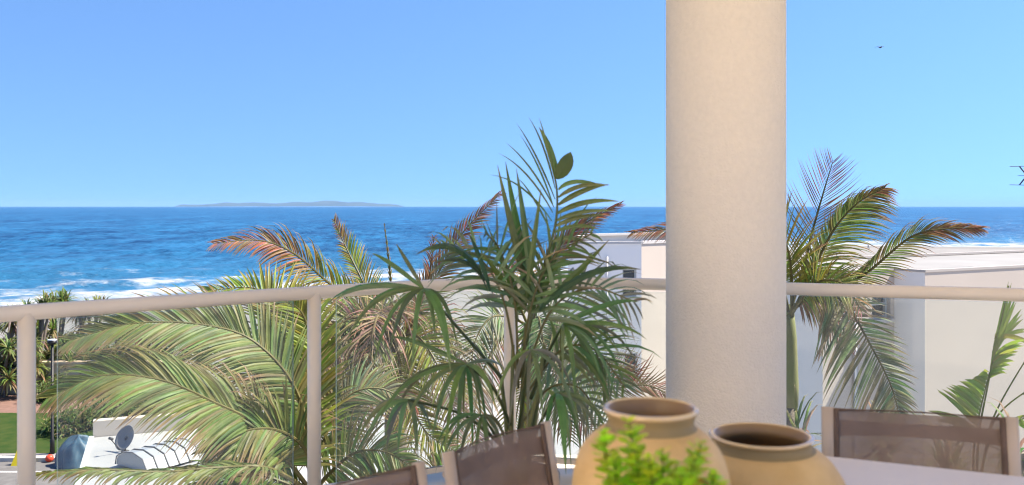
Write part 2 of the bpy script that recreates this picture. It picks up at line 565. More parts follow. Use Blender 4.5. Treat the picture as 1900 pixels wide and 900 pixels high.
# ------------------------------------------------------------------ neighbouring buildings
white_shade_m = mat('white_render_shade', (0.84, 0.81, 0.77), rough=0.9, spec=0.15, noise=0.05, scale=0.8, bump=0.15, bscale=40)  # wall colour lightened to make up for shade on these faces
cream_lit_m = mat('pale_cream_render_lit', (0.53, 0.465, 0.40), rough=0.9, spec=0.15, noise=0.05, scale=0.7, bump=0.15, bscale=40)  # wall colour darkened to hold back sun on these faces; also cream parapet
frame_m = mat('window_aluminium', (0.42, 0.45, 0.45), rough=0.4, spec=0.5)
pane_m = mat('window_glass_dark', (0.03, 0.04, 0.045), rough=0.06, spec=0.8)
pipe_m = mat('downpipe_paint', (0.62, 0.6, 0.58), rough=0.6)
cope_m = mat('coping_white', (0.52, 0.5, 0.48), rough=0.85, noise=0.08, scale=2)

def wall_face(mb, P, Q, z0, z1, holes, depth=0.12):
    """a wall from P to Q with rectangular openings (u0,u1,z0,z1); outward is to the right of P->Q"""
    d = (V(Q[0], Q[1], 0) - V(P[0], P[1], 0)); Ln = d.length; d.normalize()
    nin = V(-d.y, d.x, 0)
    us = sorted({0, Ln} | {h[0] for h in holes} | {h[1] for h in holes})
    zs = sorted({z0, z1} | {h[2] for h in holes} | {h[3] for h in holes})
    pt = lambda u, z, k=0: V(P[0], P[1], 0) + d * u + nin * k + V(0, 0, z)
    for i in range(len(us) - 1):
        for j in range(len(zs) - 1):
            cu, cz = (us[i] + us[i + 1]) / 2, (zs[j] + zs[j + 1]) / 2
            if any(h[0] < cu < h[1] and h[2] < cz < h[3] for h in holes):
                continue
            mb.add([pt(us[i], zs[j]), pt(us[i + 1], zs[j]), pt(us[i + 1], zs[j + 1]), pt(us[i], zs[j + 1])], [(0, 1, 2, 3)])
    for a, b, c, e in holes:
        o = [pt(a, c), pt(b, c), pt(b, e), pt(a, e)]
        i_ = [pt(a, c, depth), pt(b, c, depth), pt(b, e, depth), pt(a, e, depth)]
        mb.add(o + i_, [(0, 4, 5, 1), (1, 5, 6, 2), (2, 6, 7, 3), (3, 7, 4, 0)])
    return pt

def window_part(root, pt, h, sash=True):
    a, b, c, e = h
    L0 = root.location
    fw = 0.04
    mb = MB()
    def bar(u0, u1, w0, w1, k0, k1):
        vs_ = [pt(u, z, k) - L0 for z in (w0, w1) for u, k in ((u0, k0), (u1, k0), (u1, k1), (u0, k1))]
        mb.add(vs_, [(3, 2, 1, 0), (4, 5, 6, 7), (0, 1, 5, 4), (1, 2, 6, 5), (2, 3, 7, 6), (3, 0, 4, 7)])
    bar(a, a + fw, c, e, 0.07, 0.118); bar(b - fw, b, c, e, 0.07, 0.118)
    bar(a + fw, b - fw, e - fw, e, 0.07, 0.118); bar(a + fw, b - fw, c, c + fw, 0.07, 0.118)
    if sash:
        zm = (c + e) / 2
        bar(a + fw, b - fw, zm - 0.018, zm + 0.018, 0.075, 0.118)
    w = mb.build('window', frame_m, root)
    pb = MB()
    pb.add([pt(a, c, 0.115) - L0, pt(b, c, 0.115) - L0, pt(b, e, 0.115) - L0, pt(a, e, 0.115) - L0], [(0, 1, 2, 3)])
    pb.build('pane', pane_m, w)
    sb = MB()
    vs_ = [pt(u, z, k) - L0 for z in (c - 0.06, c - 0.003) for u, k in ((a - 0.05, -0.05), (b + 0.05, -0.05), (b + 0.05, 0.0), (a - 0.05, 0.0))]
    sb.add(vs_, [(3, 2, 1, 0), (4, 5, 6, 7), (0, 1, 5, 4), (1, 2, 6, 5), (2, 3, 7, 6), (3, 0, 4, 7)])
    sb.build('sill', cope_m, w)

def block(name, poly, zt, label, facemat, windows, coping=True, zb=0.3, pipes=(), roofdrop=0.25):
    """poly counter-clockwise seen from above; windows: {edge: [(px0,px1,py0,py1)]} in photo pixels"""
    root = empty(name, (poly[0][0], poly[0][1], zb))
    L0 = root.location
    n = len(poly)
    for i in range(n):
        P, Q = poly[i], poly[(i + 1) % n]
        mb = MB()
        hs = []
        d = V(Q[0] - P[0], Q[1] - P[1], 0); Ln = d.length; d.normalize()
        for (x0, x1, y0, y1) in windows.get(i, []):
            us = []
            for x in (x0, x1):
                k = (x - HX) / F          # x = k*y on the wall line
                us.append((k * P[1] - P[0]) / (d.x - k * d.y))
            Y = P[1] + d.y * (us[0] + us[1]) / 2
            hs.append((min(us), max(us), EYE.z - (y1 - HY) / F * Y, EYE.z - (y0 - HY) / F * Y))
        pt = wall_face(mb, P, Q, zb, zt, hs)
        mb.v = [tuple(Vector(p) - L0) for p in mb.v]
        mb.build('wall', facemat.get(i, white_shade_m), root)
        for h in hs:
            window_part(root, pt, h)
    r = MB(); r.add([V(p[0], p[1], zt - roofdrop) - L0 for p in poly], [tuple(range(n))])
    r.build('roof', mat('roof_membrane', (0.275, 0.27, 0.265), rough=0.9, noise=0.15, scale=1.5), root)
    if coping:
        c = MB()
        cx = sum(p[0] for p in poly) / n; cy = sum(p[1] for p in poly) / n
        for i in range(n):
            P, Q = V(*poly[i], 0), V(*poly[(i + 1) % n], 0)
            d = (Q - P).normalized(); nin = V(-d.y, d.x, 0)
            pr, ne = V(*poly[i - 1], 0), V(*poly[(i + 2) % n], 0)
            quad = [P - nin * 0.03 - d * 0.03, Q - nin * 0.03 + d * 0.03, Q + nin * 0.2 - d * 0.2, P + nin * 0.2 + d * 0.2]
            c.prism([(q.x - L0.x, q.y - L0.y) for q in quad], zt - L0.z, zt - L0.z + 0.07 + 0.002 * i)
        c.build('coping', cope_m, root)
    if not coping:
        c = MB()
        for i in range(n):
            P, Q = V(*poly[i], 0), V(*poly[(i + 1) % n], 0)
            d = (Q - P).normalized(); nin = V(-d.y, d.x, 0)
            quad = [P - nin * 0.012, Q - nin * 0.012, Q + nin * 0.09, P + nin * 0.09]
            c.prism([(q.x - L0.x, q.y - L0.y) for q in quad], zt - L0.z - 0.02, zt - L0.z + 0.014 + 0.002 * i)
        c.build('flashing', mat('cream_flashing', (0.44, 0.40, 0.36), rough=0.5), root)
    for (x, y, zz0, zz1) in pipes:
        q = MB(); q.tube([V(x, y, zz0) - L0, V(x, y, zz1) - L0], 0.03, 8)
        q.build('downpipe', pipe_m, root, smooth=True)
    tag(root, label, 'building')
    return root

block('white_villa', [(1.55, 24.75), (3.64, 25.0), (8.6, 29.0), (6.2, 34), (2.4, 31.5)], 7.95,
      'white flat-roofed building with small square windows left of the column', {0: white_shade_m, 1: cream_lit_m},
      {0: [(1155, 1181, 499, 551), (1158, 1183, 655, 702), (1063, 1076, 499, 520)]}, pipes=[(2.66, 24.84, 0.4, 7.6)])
Ld, Rd = V(-0.47, 0.883, 0), V(0.883, 0.47, 0)
C2 = V(6.5, 14.0, 0)
q1 = C2 + Ld * 0.566
q2 = q1 - Rd * 1.626
q3 = q2 + Ld * 2.6
q4 = q3 + Rd * 10.0
q5 = C2 + Rd * 8.4
xy = lambda p: (p.x, p.y)
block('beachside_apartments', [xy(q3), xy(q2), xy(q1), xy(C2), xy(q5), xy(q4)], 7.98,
      'cream flat-roofed building with blank wall behind the right handrail', {0: white_shade_m, 1: cream_lit_m, 2: white_shade_m, 3: cream_lit_m, 4: cream_lit_m},
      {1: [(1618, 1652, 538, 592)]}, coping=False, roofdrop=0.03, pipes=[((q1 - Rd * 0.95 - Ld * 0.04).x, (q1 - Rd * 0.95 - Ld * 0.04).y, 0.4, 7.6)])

# low white building in front-left with a dish and a ribbed skylight
def kiosk():
    e1, e2 = V(0.93, 0.37, 0), V(0.40, -0.917, 0)
    e2 = V(e1.y, -e1.x, 0)
    F0 = onz(172, 812, 4.0)
    pts = [F0, F0 + e2 * 9, F0 + e2 * 9 + e1 * 11.5, F0 + e1 * 11.5]
    root = empty('low_white_building', (F0.x, F0.y, G))
    L0 = root.location
    wm = mat('white_paint_wall', (0.55, 0.55, 0.545), rough=0.8, noise=0.05, scale=1.2)
    for i in range(4):
        mb = MB(); P, Q = pts[i] - L0, pts[(i + 1) % 4] - L0
        mb.add([V(P.x, P.y, 0), V(Q.x, Q.y, 0), V(Q.x, Q.y, 3.5), V(P.x, P.y, 3.5)], [(0, 1, 2, 3)])
        mb.build('wall', wm, root)
    r = MB()
    r.prism([((p - L0).x, (p - L0).y) for p in pts], 3.42, 3.5)
    r.build('roof', mat('white_roof_sheet', (0.37, 0.37, 0.37), rough=0.6, noise=0.08, scale=0.9, col2=(0.31, 0.31, 0.31)), root)
    M = Matrix(((e1.x, -e2.x, 0, 0), (e1.y, -e2.y, 0, 0), (0, 0, 1, 0), (0, 0, 0, 1)))
    b = MB(); b.box(0, 11.5, 0.02, 0.24, 3.3, 3.85, M)
    b.build('parapet', cream_lit_m, root, bevel=0.01)
    b = MB(); b.box(-0.07, -0.01, -9, 0.0, 3.38, 3.54, M); b.box(-0.012, 0.03, -9, -0.01, 3.503, 3.53, M)
    b.build('gutter', mat('grey_gutter', (0.45, 0.46, 0.47), rough=0.5), root)
    tag(root, 'low white flat-roofed building below the left palm fronds', 'building')
    # skylight : a thing bolted on the roof, a part
    A = onz(214, 862, 4.05); B = onz(312, 836, 4.05)
    d = (B - A); Ln = d.length; d.normalize(); nn = V(d.y, -d.x, 0)
    sk = MB()
    prof = [(0, 0.0), (0.04, 0.16), (0.25, 0.27), (0.55, 0.30), (0.85, 0.22), (1.0, 0.0)]
    for j in range(5):
        pass
    wp = 5
    base = A - L0
    for j in range(wp):
        s = MB()
        u0, u1 = Ln * j / wp + 0.02, Ln * (j + 1) / wp - 0.02
        vs_ = [base + d * u + nn * k + V(0, 0, h) for u in (u0, u1) for k, h in prof]
        np_ = len(prof)
        s.add(vs_, [(i, i + 1, np_ + i + 1, np_ + i) for i in range(np_ - 1)] + [tuple(range(np_ - 1, -1, -1)), tuple(range(np_, 2 * np_))])
        s.build('skylight_panel', mat('opal_panel', (0.32, 0.335, 0.35), rough=0.3, spec=0.5), root)
    s = MB()
    for j in range(wp + 1):
        u = Ln * j / wp
        s.tube([base + d * u + nn * k + V(0, 0, h + 0.012) for k, h in prof], 0.013, 6)
    s.build('skylight_rib', mat('dark_rib', (0.16, 0.16, 0.17), rough=0.5), root)
    # dish
    P = onz(226, 838, 4.02)
    dish = empty('satellite_dish', (P.x, P.y, 4.0))
    gm = mat('dish_grey', (0.23, 0.225, 0.23), rough=0.5, spec=0.4, noise=0.1, scale=8)
    mb = MB()
    ax = V(-0.38, -0.80, 0.46).normalized()
    s1 = ax.cross(V(0, 0, 1)).normalized(); s2 = s1.cross(ax)
    cpos = V(0.0, 0.0, 0.26) + V(0.03, 0.05, 0.03)
    rings = 6; nseg = 28
    vs_ = [cpos - ax * 0.05]
    for i in range(1, rings + 1):
        rr = 0.235 * i / rings
        for j in range(nseg):
            a = 2 * math.pi * j / nseg
            vs_.append(cpos + ax * (-0.05 + 0.05 * (i / rings) ** 2) + s1 * rr * math.cos(a) + s2 * rr * 1.1 * math.sin(a))
    fs = [(0, 1 + j, 1 + (j + 1) % nseg) for j in range(nseg)]
    for i in range(rings - 1):
        for j in range(nseg):
            a = 1 + i * nseg + j; b_ = 1 + i * nseg + (j + 1) % nseg
            fs.append((a, b_, b_ + nseg, a + nseg))
    mb.add(vs_, fs)
    r_ = mb.build('reflector', gm, dish, smooth=True)
    so = r_.modifiers.new('s', 'SOLIDIFY'); so.thickness = 0.008
    dk = mat('dish_dark', (0.06, 0.06, 0.065), rough=0.5)
    a = MB(); low = cpos - s2 * 0.245; tip = cpos + ax * 0.34 - s2 * 0.10
    a.tube([low, tip], 0.011, 6); a.tube([tip + ax * 0.02, tip - ax * 0.07], 0.028, 10)
    a.build('feed_arm', dk, dish, smooth=True)
    a = MB(); a.tube([V(0.03, 0.09, 0.0), V(0.03, 0.09, 0.17), cpos - ax * 0.05], 0.02, 8); a.tube([V(0.03, 0.09, 0.0), V(0.03, 0.09, 0.015)], 0.08, 10)
    a.build('mount', dk, dish, smooth=True)
    tag(dish, 'grey satellite dish on the low white roof', 'satellite dish')
kiosk()

# garden wall, lamp post and odds and ends by the lawn
gw = MB()
gw.box(-60, -15.5, 40.3, 40.6, 0, 1.35); gw.box(-60, -15.4, 40.2, 40.7, 1.352, 1.47)
o = gw.build('garden_wall', mat('sandstone_render', (0.62, 0.47, 0.33), rough=0.9, noise=0.1, scale=1.2), loc=(0, 0, G), bevel=0.015)
tag(o, 'low sandy beige garden wall behind the lawn at far left', 'wall')

def lamp_post():
    b = onz(97, 842, G)
    root = empty('lamp_post', b)
    k = mat('black_paint', (0.012, 0.012, 0.013), rough=0.4)
    m = MB(); m.tube([V(0, 0, 0), V(0, 0, 0.5), V(0, 0, 0.52), V(0, 0, 3.75)], [0.08, 0.07, 0.048, 0.045], 12)
    m.build('pole', k, root, smooth=True)
    m = MB(); m.tube([V(0, 0, 3.75), V(0, 0, 3.8), V(0, 0, 3.86), V(0, 0, 3.9)], [0.06, 0.15, 0.16, 0.05], 16)
    m.build('lamp_head', k, root, smooth=True)
    m = MB(); m.tube([V(0, 0, 3.9), V(0, 0, 3.93)], 0.15, 16)
    m.build('lamp_cap', mat('galvanised', (0.55, 0.57, 0.6), rough=0.4), root)
    tag(root, 'slim black lamp post on the lawn edge right of the leftmost post', 'lamp post')
lamp_post()

def tarp():
    c = onz(146, 862, G)
    mb = MB(); rn = random.Random(9)
    nu, nvv = 40, 18
    ph = [rn.uniform(0, 6) for _ in range(6)]
    for j in range(nvv + 1):
        t = j / nvv
        for i in range(nu):
            a = 2 * math.pi * i / nu
            r = (0.62 + 0.22 * (1 - t)) * (1 - t ** 4) ** 0.5
            r *= 1 + 0.09 * math.sin(5 * a + ph[0] + 2 * t) * (1 - 0.4 * t) + 0.05 * math.sin(11 * a + ph[1] + 5 * t) + 0.04 * math.sin(3 * a - 7 * t + ph[2])
            z = 1.05 * t + 0.12 * math.sin(3 * a + ph[3]) * t
            mb.v.append((r * 0.85 * math.cos(a), r * 0.7 * math.sin(a), z * 0.85))
    for j in range(nvv):
        for i in range(nu):
            a, b = j * nu + i, j * nu + (i + 1) % nu
            mb.f.append((a, b, b + nu, a + nu)); mb.mi.append(0)
    o = mb.build('tarpaulin_cover', mat('blue_tarpaulin', (0.018, 0.06, 0.11), rough=0.5, spec=0.35, noise=0.5, scale=5, col2=(0.07, 0.13, 0.18), bump=1.0, bscale=9), smooth=True, loc=c)
    tag(o, 'blue crumpled tarpaulin cover beside the low white roof', 'tarpaulin')
tarp()
def small_bits():
    b = onz(92, 857, G)
    root = empty('buoy', b)
    m = MB(); m.lathe([(0.02, 0.0), (0.1, 0.02), (0.17, 0.09), (0.185, 0.18), (0.15, 0.28), (0.06, 0.34), (0.001, 0.345)], 20)
    m.build('float', mat('red_plastic', (0.62, 0.07, 0.035), rough=0.35), root, smooth=True)
    m = MB(); m.tube([V(0, 0, 0.34), V(0.03, 0, 0.40), V(0, 0, 0.44), V(-0.03, 0, 0.40), V(0, 0, 0.34)], 0.014, 6)
    m.build('ring', mat('black_paint', (0, 0, 0)), root, smooth=True)
    root.scale = (0.72, 0.72, 0.72)
    tag(root, 'small red round buoy on the kerb below the lamp post', 'buoy')
    for k, (px, lab) in enumerate(((137, 'left of two short white bollards by the blue tarpaulin'), (145.5, 'right of two short white bollards by the blue tarpaulin'))):
        b = onz(px, 858, G)
        m = MB(); m.lathe([(0.07, 0.0), (0.075, 0.03), (0.06, 0.04), (0.06, 0.2), (0.066, 0.21), (0.066, 0.24), (0.058, 0.25), (0.056, 0.31), (0.03, 0.345), (0.001, 0.35)], 16)
        o = m.build('bollard', mat('white_plastic', (0.78, 0.79, 0.78), rough=0.4), smooth=True, loc=b)
        tag(o, lab, 'bollard', 'white bollards by the tarpaulin')
    b = onz(40, 862, G)
    root = empty('wet_floor_sign', b)
    ym = mat('yellow_plastic', (0.75, 0.58, 0.02), rough=0.4)
    for s in (-1, 1):
        m = MB()
        m.add([V(-0.26, s * 0.16, 0), V(0.26, s * 0.16, 0), V(0.12, s * 0.012, 0.5), V(-0.12, s * 0.012, 0.5), V(-0.26, s * 0.18, 0), V(0.26, s * 0.18, 0), V(0.12, s * 0.03, 0.51), V(-0.12, s * 0.03, 0.51)],
              [(0, 1, 2, 3), (7, 6, 5, 4), (0, 4, 5, 1), (1, 5, 6, 2), (2, 6, 7, 3), (3, 7, 4, 0)])
        m.build('board', ym, root)
    tag(root, 'small yellow folding board at the road edge beside the leftmost post', 'sign')
    b = onz(118, 855, G)
    m = MB(); m.lathe([(0.17, 0.0), (0.17, 0.02), (0.09, 0.03), (0.05, 0.2), (0.03, 0.3), (0.022, 0.305), (0.001, 0.3)], 16)
    o = m.build('traffic_cone', mat('faded_orange', (0.5, 0.13, 0.06), rough=0.5), smooth=True, loc=b)
    tag(o, 'small faded orange cone between the buoy and the bollards', 'cone')
small_bits()

def antenna():
    base = at(1916, 500, 15.6)
    zr = 7.73
    root = empty('tv_antenna', (base.x, base.y, zr))
    k = mat('antenna_dark', (0.05, 0.05, 0.055), rough=0.45, metal=0.4)
    s = base.y / F
    top = EYE.z + (HY - 326) * s - zr
    m = MB(); m.tube([V(0, 0, 0), V(0, 0, top + 0.25)], 0.016, 8); m.build('mast', k, root, smooth=True)
    m = MB(); m.tube([V(-0.12, 0, top), V(0.9, 0.12, top)], 0.010, 6); m.build('boom', k, root)
    for sg in (1, -1):
        m = MB(); m.tube([V(-0.10, 0, top), V(-0.23, 0, top + sg * 0.16)], 0.011, 6); m.build('reflector_arm', k, root)
        m = MB(); m.tube([V(-0.40, 0, top + sg * 0.16), V(0.05, -0.02, top + sg * 0.17)], 0.006, 6); m.build('element', k, root)
    m = MB(); m.tube([V(-0.26, 0, top), V(0.02, 0, top)], 0.004, 5); m.build('element', k, root)
    for i in range(5):
        m = MB(); m.tube([V(0.1 + 0.17 * i, -0.22 + 0.02 * i, top), V(0.1 + 0.17 * i, 0.24, top)], 0.006, 6); m.build('element', k, root)
    tag(root, 'dark spiky television antenna at the right edge of the sky', 'antenna')
antenna()

# ------------------------------------------------------------------ leaves
GREEN = (0.112, 0.182, 0.036)
OLIVE = (0.165, 0.203, 0.065)
LIME = (0.272, 0.371, 0.040)
YELG = (0.264, 0.284, 0.054)
DARKG = (0.069, 0.153, 0.046)
GREYG = (0.182, 0.219, 0.116)
BROWN = (0.276, 0.133, 0.072)
RUST = (0.289, 0.144, 0.076)
TAN = (0.396, 0.286, 0.176)
leaf_m = leaf_mat('palm_leaf', 0.5, 0.35, 0.42)
gloss_m = leaf_mat('glossy_leaf', 0.36, 0.5, 0.3, 0.2)
lime_m = leaf_mat('soft_lime_leaf', 0.45, 0.35, 0.5, 0.12)
rachis_c = (0.19, 0.17, 0.06)

class Leaves(MB):
    def __init__(self):
        super().__init__(); self.c = []
    def blade(self, pts, ws, side, cols, fold=0.25):
        o = len(self.v); k = len(pts)
        for i in range(k):
            T = (pts[min(i + 1, k - 1)] - pts[max(i - 1, 0)])
            S = side - T * (side.dot(T) / max(T.length_squared, 1e-9))
            if S.length < 1e-5: S = T.orthogonal()
            S.normalize()
            N = S.cross(T); N.normalize()
            w = ws[i] * 0.5
            self.v += [tuple(pts[i] - S * w), tuple(pts[i] + N * (w * fold)), tuple(pts[i] + S * w)]
            self.c += [cols[i]] * 3
        for i in range(k - 1):
            a = o + 3 * i
            self.f += [(a, a + 1, a + 4, a + 3), (a + 1, a + 2, a + 5, a + 4)]
            self.mi += [0, 0]
    def stem(self, pts, r0, r1, col, n=6):
        k = len(pts); before = len(self.v)
        self.tube(pts, [r0 + (r1 - r0) * i / (k - 1) for i in range(k)], n)
        self.c += [col] * (len(self.v) - before)

def frond(pts, n=55, length=0.5, width=0.03, fwd=0.75, droop=0.5, start=0.16, green=OLIVE, dead=BROWN, brown0=1.2,
          tipbrown=0.35, ref=(0, -0.75, 0.45), sides=(1, 1), wind=(0, 0, 0), rng=None, r0=0.018, lift=0.12, ragged=0.12, mess=1.0, drop=0.0):
    lv = Leaves()
    cv = catmull(pts, 40)
    lv.stem(cv, r0, 0.003, mixc(rachis_c, dead, 0.5 if brown0 < 0.3 else 0.0))
    ref = Vector(ref); wind = Vector(wind)
    for i in range(n):
        s = start + (1 - start) * (i + 0.5) / n
        u = s * 40; k = min(int(u), 39)
        p = cv[k].lerp(cv[k + 1], u - k)
        T = (cv[min(k + 2, 40)] - cv[max(k - 1, 0)]).normalized()
        S0 = T.cross(ref)
        if S0.length < 0.1: S0 = T.cross(V(1, 0, 0.2))
        S0.normalize(); N = S0.cross(T)
        sp_ = (s - start) / (1 - start)
        lp = (0.45 + 0.55 * math.sin(math.pi * min(1, (sp_ * 0.75 + 0.18)))) * (1 - 0.55 * sp_ ** 3)
        for sd in (1, -1):
            if rng.random() < drop: continue
            k_s = sides[0] if sd == 1 else sides[1]
            if k_s <= 0: continue
            Ln = length * lp * k_s * rng.uniform(1 - ragged, 1 + ragged)
            f = fwd * (0.75 + 0.9 * sp_) + rng.uniform(-.12, .12) * mess
            D = (T * f + S0 * sd + N * (lift + rng.uniform(-.18, .18) * mess)).normalized()
            q = p.copy(); ptsb = [q.copy()]; m = 5
            dr = droop * (1 + rng.uniform(-0.3, 0.3) * mess)
            for j in range(m):
                t = (j + 1) / m
                Dj = (D + V(0, 0, -1) * dr * t * t * 1.6 + wind * t).normalized()
                q = q + Dj * (Ln / m)
                ptsb.append(q.copy())
            w = width * rng.uniform(0.8, 1.15) * (1 - 0.4 * sp_)
            ws = [w * x for x in (0.45, 1.0, 0.95, 0.72, 0.42, 0.04)]
            g = mixc(green, YELG, rng.uniform(0, 0.22)); g = tuple(x * rng.uniform(0.75, 1.25) for x in g)
            dd = tuple(x * rng.uniform(0.7, 1.3) for x in dead)
            bk = sstep(brown0 - 0.22, brown0 + 0.18, s + rng.uniform(-0.12, 0.12))
            base = mixc(g, dd, bk)
            tb = rng.random() < tipbrown
            cols = [base, base, base, mixc(base, dd, 0.25 if tb else 0), mixc(base, mixc(dd, TAN, 0.5), 0.8 if tb else 0.1), mixc(base, mixc(dd, TAN, 0.5), 1.0 if tb else 0.4)]
            sv = T * 1.0 + N * rng.uniform(-0.5, 0.5)
            lv.blade(ptsb, ws, sv, cols, 0.3)
    return lv

trunk_m = mat('palm_trunk', (0.26, 0.22, 0.18), rough=0.9, noise=0.45, scale=6, bump=0.8, bscale=18, stretch=(1, 1, 5))
shaft_m = mat('crownshaft_green', (0.17, 0.21, 0.06), rough=0.5, noise=0.3, scale=4, col2=(0.23, 0.22, 0.10), stretch=(3, 3, 0.6))

def palm(name, crown, label, fronds, seed, r=0.11, shaft=0.0, trunk=True, group='palms below the balcony'):
    rng = random.Random(seed)
    zb = float(ground_z(np.array(crown.x), np.array(crown.y)))
    root = empty(name, (crown.x, crown.y, zb))
    h = crown.z - zb
    if trunk:
        mb = MB()
        k = 26
        lean = rng.uniform(-.1, .1)
        pts, rads = [], []
        for i in range(k + 1):
            t = i / k
            pts.append(V(lean * math.sin(t * math.pi), 0, (h - shaft) * t))
            rads.append(r * (1.25 - 0.35 * t) * (1.04 if i % 2 else 0.97))
        mb.tube(pts, rads, 14)
        mb.build('trunk', trunk_m, root, smooth=True)
        if shaft > 0:
            mb = MB(); mb.tube([V(0, 0, h - shaft - 0.02), V(0, 0, h - shaft * 0.8), V(0, 0, h - shaft * 0.3), V(0, 0, h + 0.05)], [r * 0.98, r * 1.02, r * 0.8, r * 0.42], 16)
            mb.build('crownshaft', shaft_m, root, smooth=True)
    for fr in fronds:
        kw = dict(fr); pts = kw.pop('pts'); kw.setdefault('rng', rng)
        first = crown + V(rng.uniform(-.04, .04), rng.uniform(-.04, .04), rng.uniform(-0.06, 0.04))
        lv = frond(local(root, [first] + pts), **kw)
        lv.build('frond', leaf_m, root)
    tag(root, label, 'palm', group)
    return root

# left palm, wide combed fronds behind the glass
cA = at(585, 915, 6.7)
palm('palm_tree', cA, 'leafy green palm with long combed fronds behind the left glass panels', [
    dict(pts=[at(556, 740, 6.7), at(480, 640, 6.6), at(385, 604, 6.5), at(250, 600, 6.3), at(130, 632, 6.2)], n=95, length=0.52, width=0.034, mess=0.4, green=OLIVE, fwd=0.9, droop=0.25, brown0=1.1, tipbrown=0.3, ref=(0.15, -0.6, 0.75)),
    dict(pts=[at(530, 850, 6.3), at(470, 785, 6.1), at(400, 748, 5.9), at(300, 706, 5.7), at(190, 697, 5.6), at(92, 738, 5.5)], n=125, length=0.58, width=0.031, mess=0.4, green=OLIVE, fwd=1.0, droop=0.5, brown0=1.25, tipbrown=0.5, ref=(0.2, -0.62, 0.72), wind=(-.25, 0, 0), sides=(1, 0.95)),
    dict(pts=[at(500, 870, 5.9), at(410, 868, 5.7), at(300, 876, 5.5), at(180, 872, 5.3), at(60, 878, 5.2)], n=60, length=0.26, width=0.026, green=OLIVE, fwd=1.8, droop=0.7, brown0=1.2, ref=(0, -0.4, 0.9), tipbrown=0.5),
    dict(pts=[at(555, 800, 6.9), at(535, 730, 7.0), at(505, 690, 7.1), at(440, 660, 7.2), at(330, 660, 7.2)], n=65, length=0.5, width=0.034, green=OLIVE, fwd=0.8, droop=0.3, ref=(0.15, -0.6, 0.75)),
    dict(pts=[at(560, 760, 7.0), at(540, 640, 7.2), at(520, 570, 7.3), at(470, 535, 7.4), at(380, 540, 7.5)], n=60, length=0.5, width=0.034, green=YELG, fwd=0.8, droop=0.15, ref=(0.15, -0.6, 0.75), tipbrown=0.5),
    dict(pts=[at(590, 760, 6.9), at(580, 650, 7.0), at(560, 580, 7.1), at(520, 555, 7.2)], n=50, length=0.42, width=0.034, green=YELG, fwd=0.8, droop=0.2),
    dict(pts=[at(600, 820, 6.9), at(640, 740, 7.0), at(700, 720, 7.1), at(770, 750, 7.2)], n=55, length=0.45, width=0.03, green=GREYG, fwd=0.8, droop=0.5, brown0=0.9),
    dict(pts=[at(540, 900, 6.5), at(470, 880, 6.4), at(400, 900, 6.3), at(330, 960, 6.2)], n=50, length=0.45, width=0.032, green=GREEN, fwd=0.8, droop=0.7),
    dict(pts=[at(610, 880, 6.6), at(660, 840, 6.5), at(720, 840, 6.4), at(780, 880, 6.3)], n=50, length=0.42, width=0.03, green=OLIVE, fwd=0.8, droop=0.6, tipbrown=0.6),
    dict(pts=[at(570, 840, 6.4), at(520, 800, 6.2), at(455, 800, 6.0), at(380, 840, 5.9)], n=60, length=0.45, width=0.034, green=OLIVE, fwd=0.8, droop=0.6, tipbrown=0.7),
], 11, r=0.13)

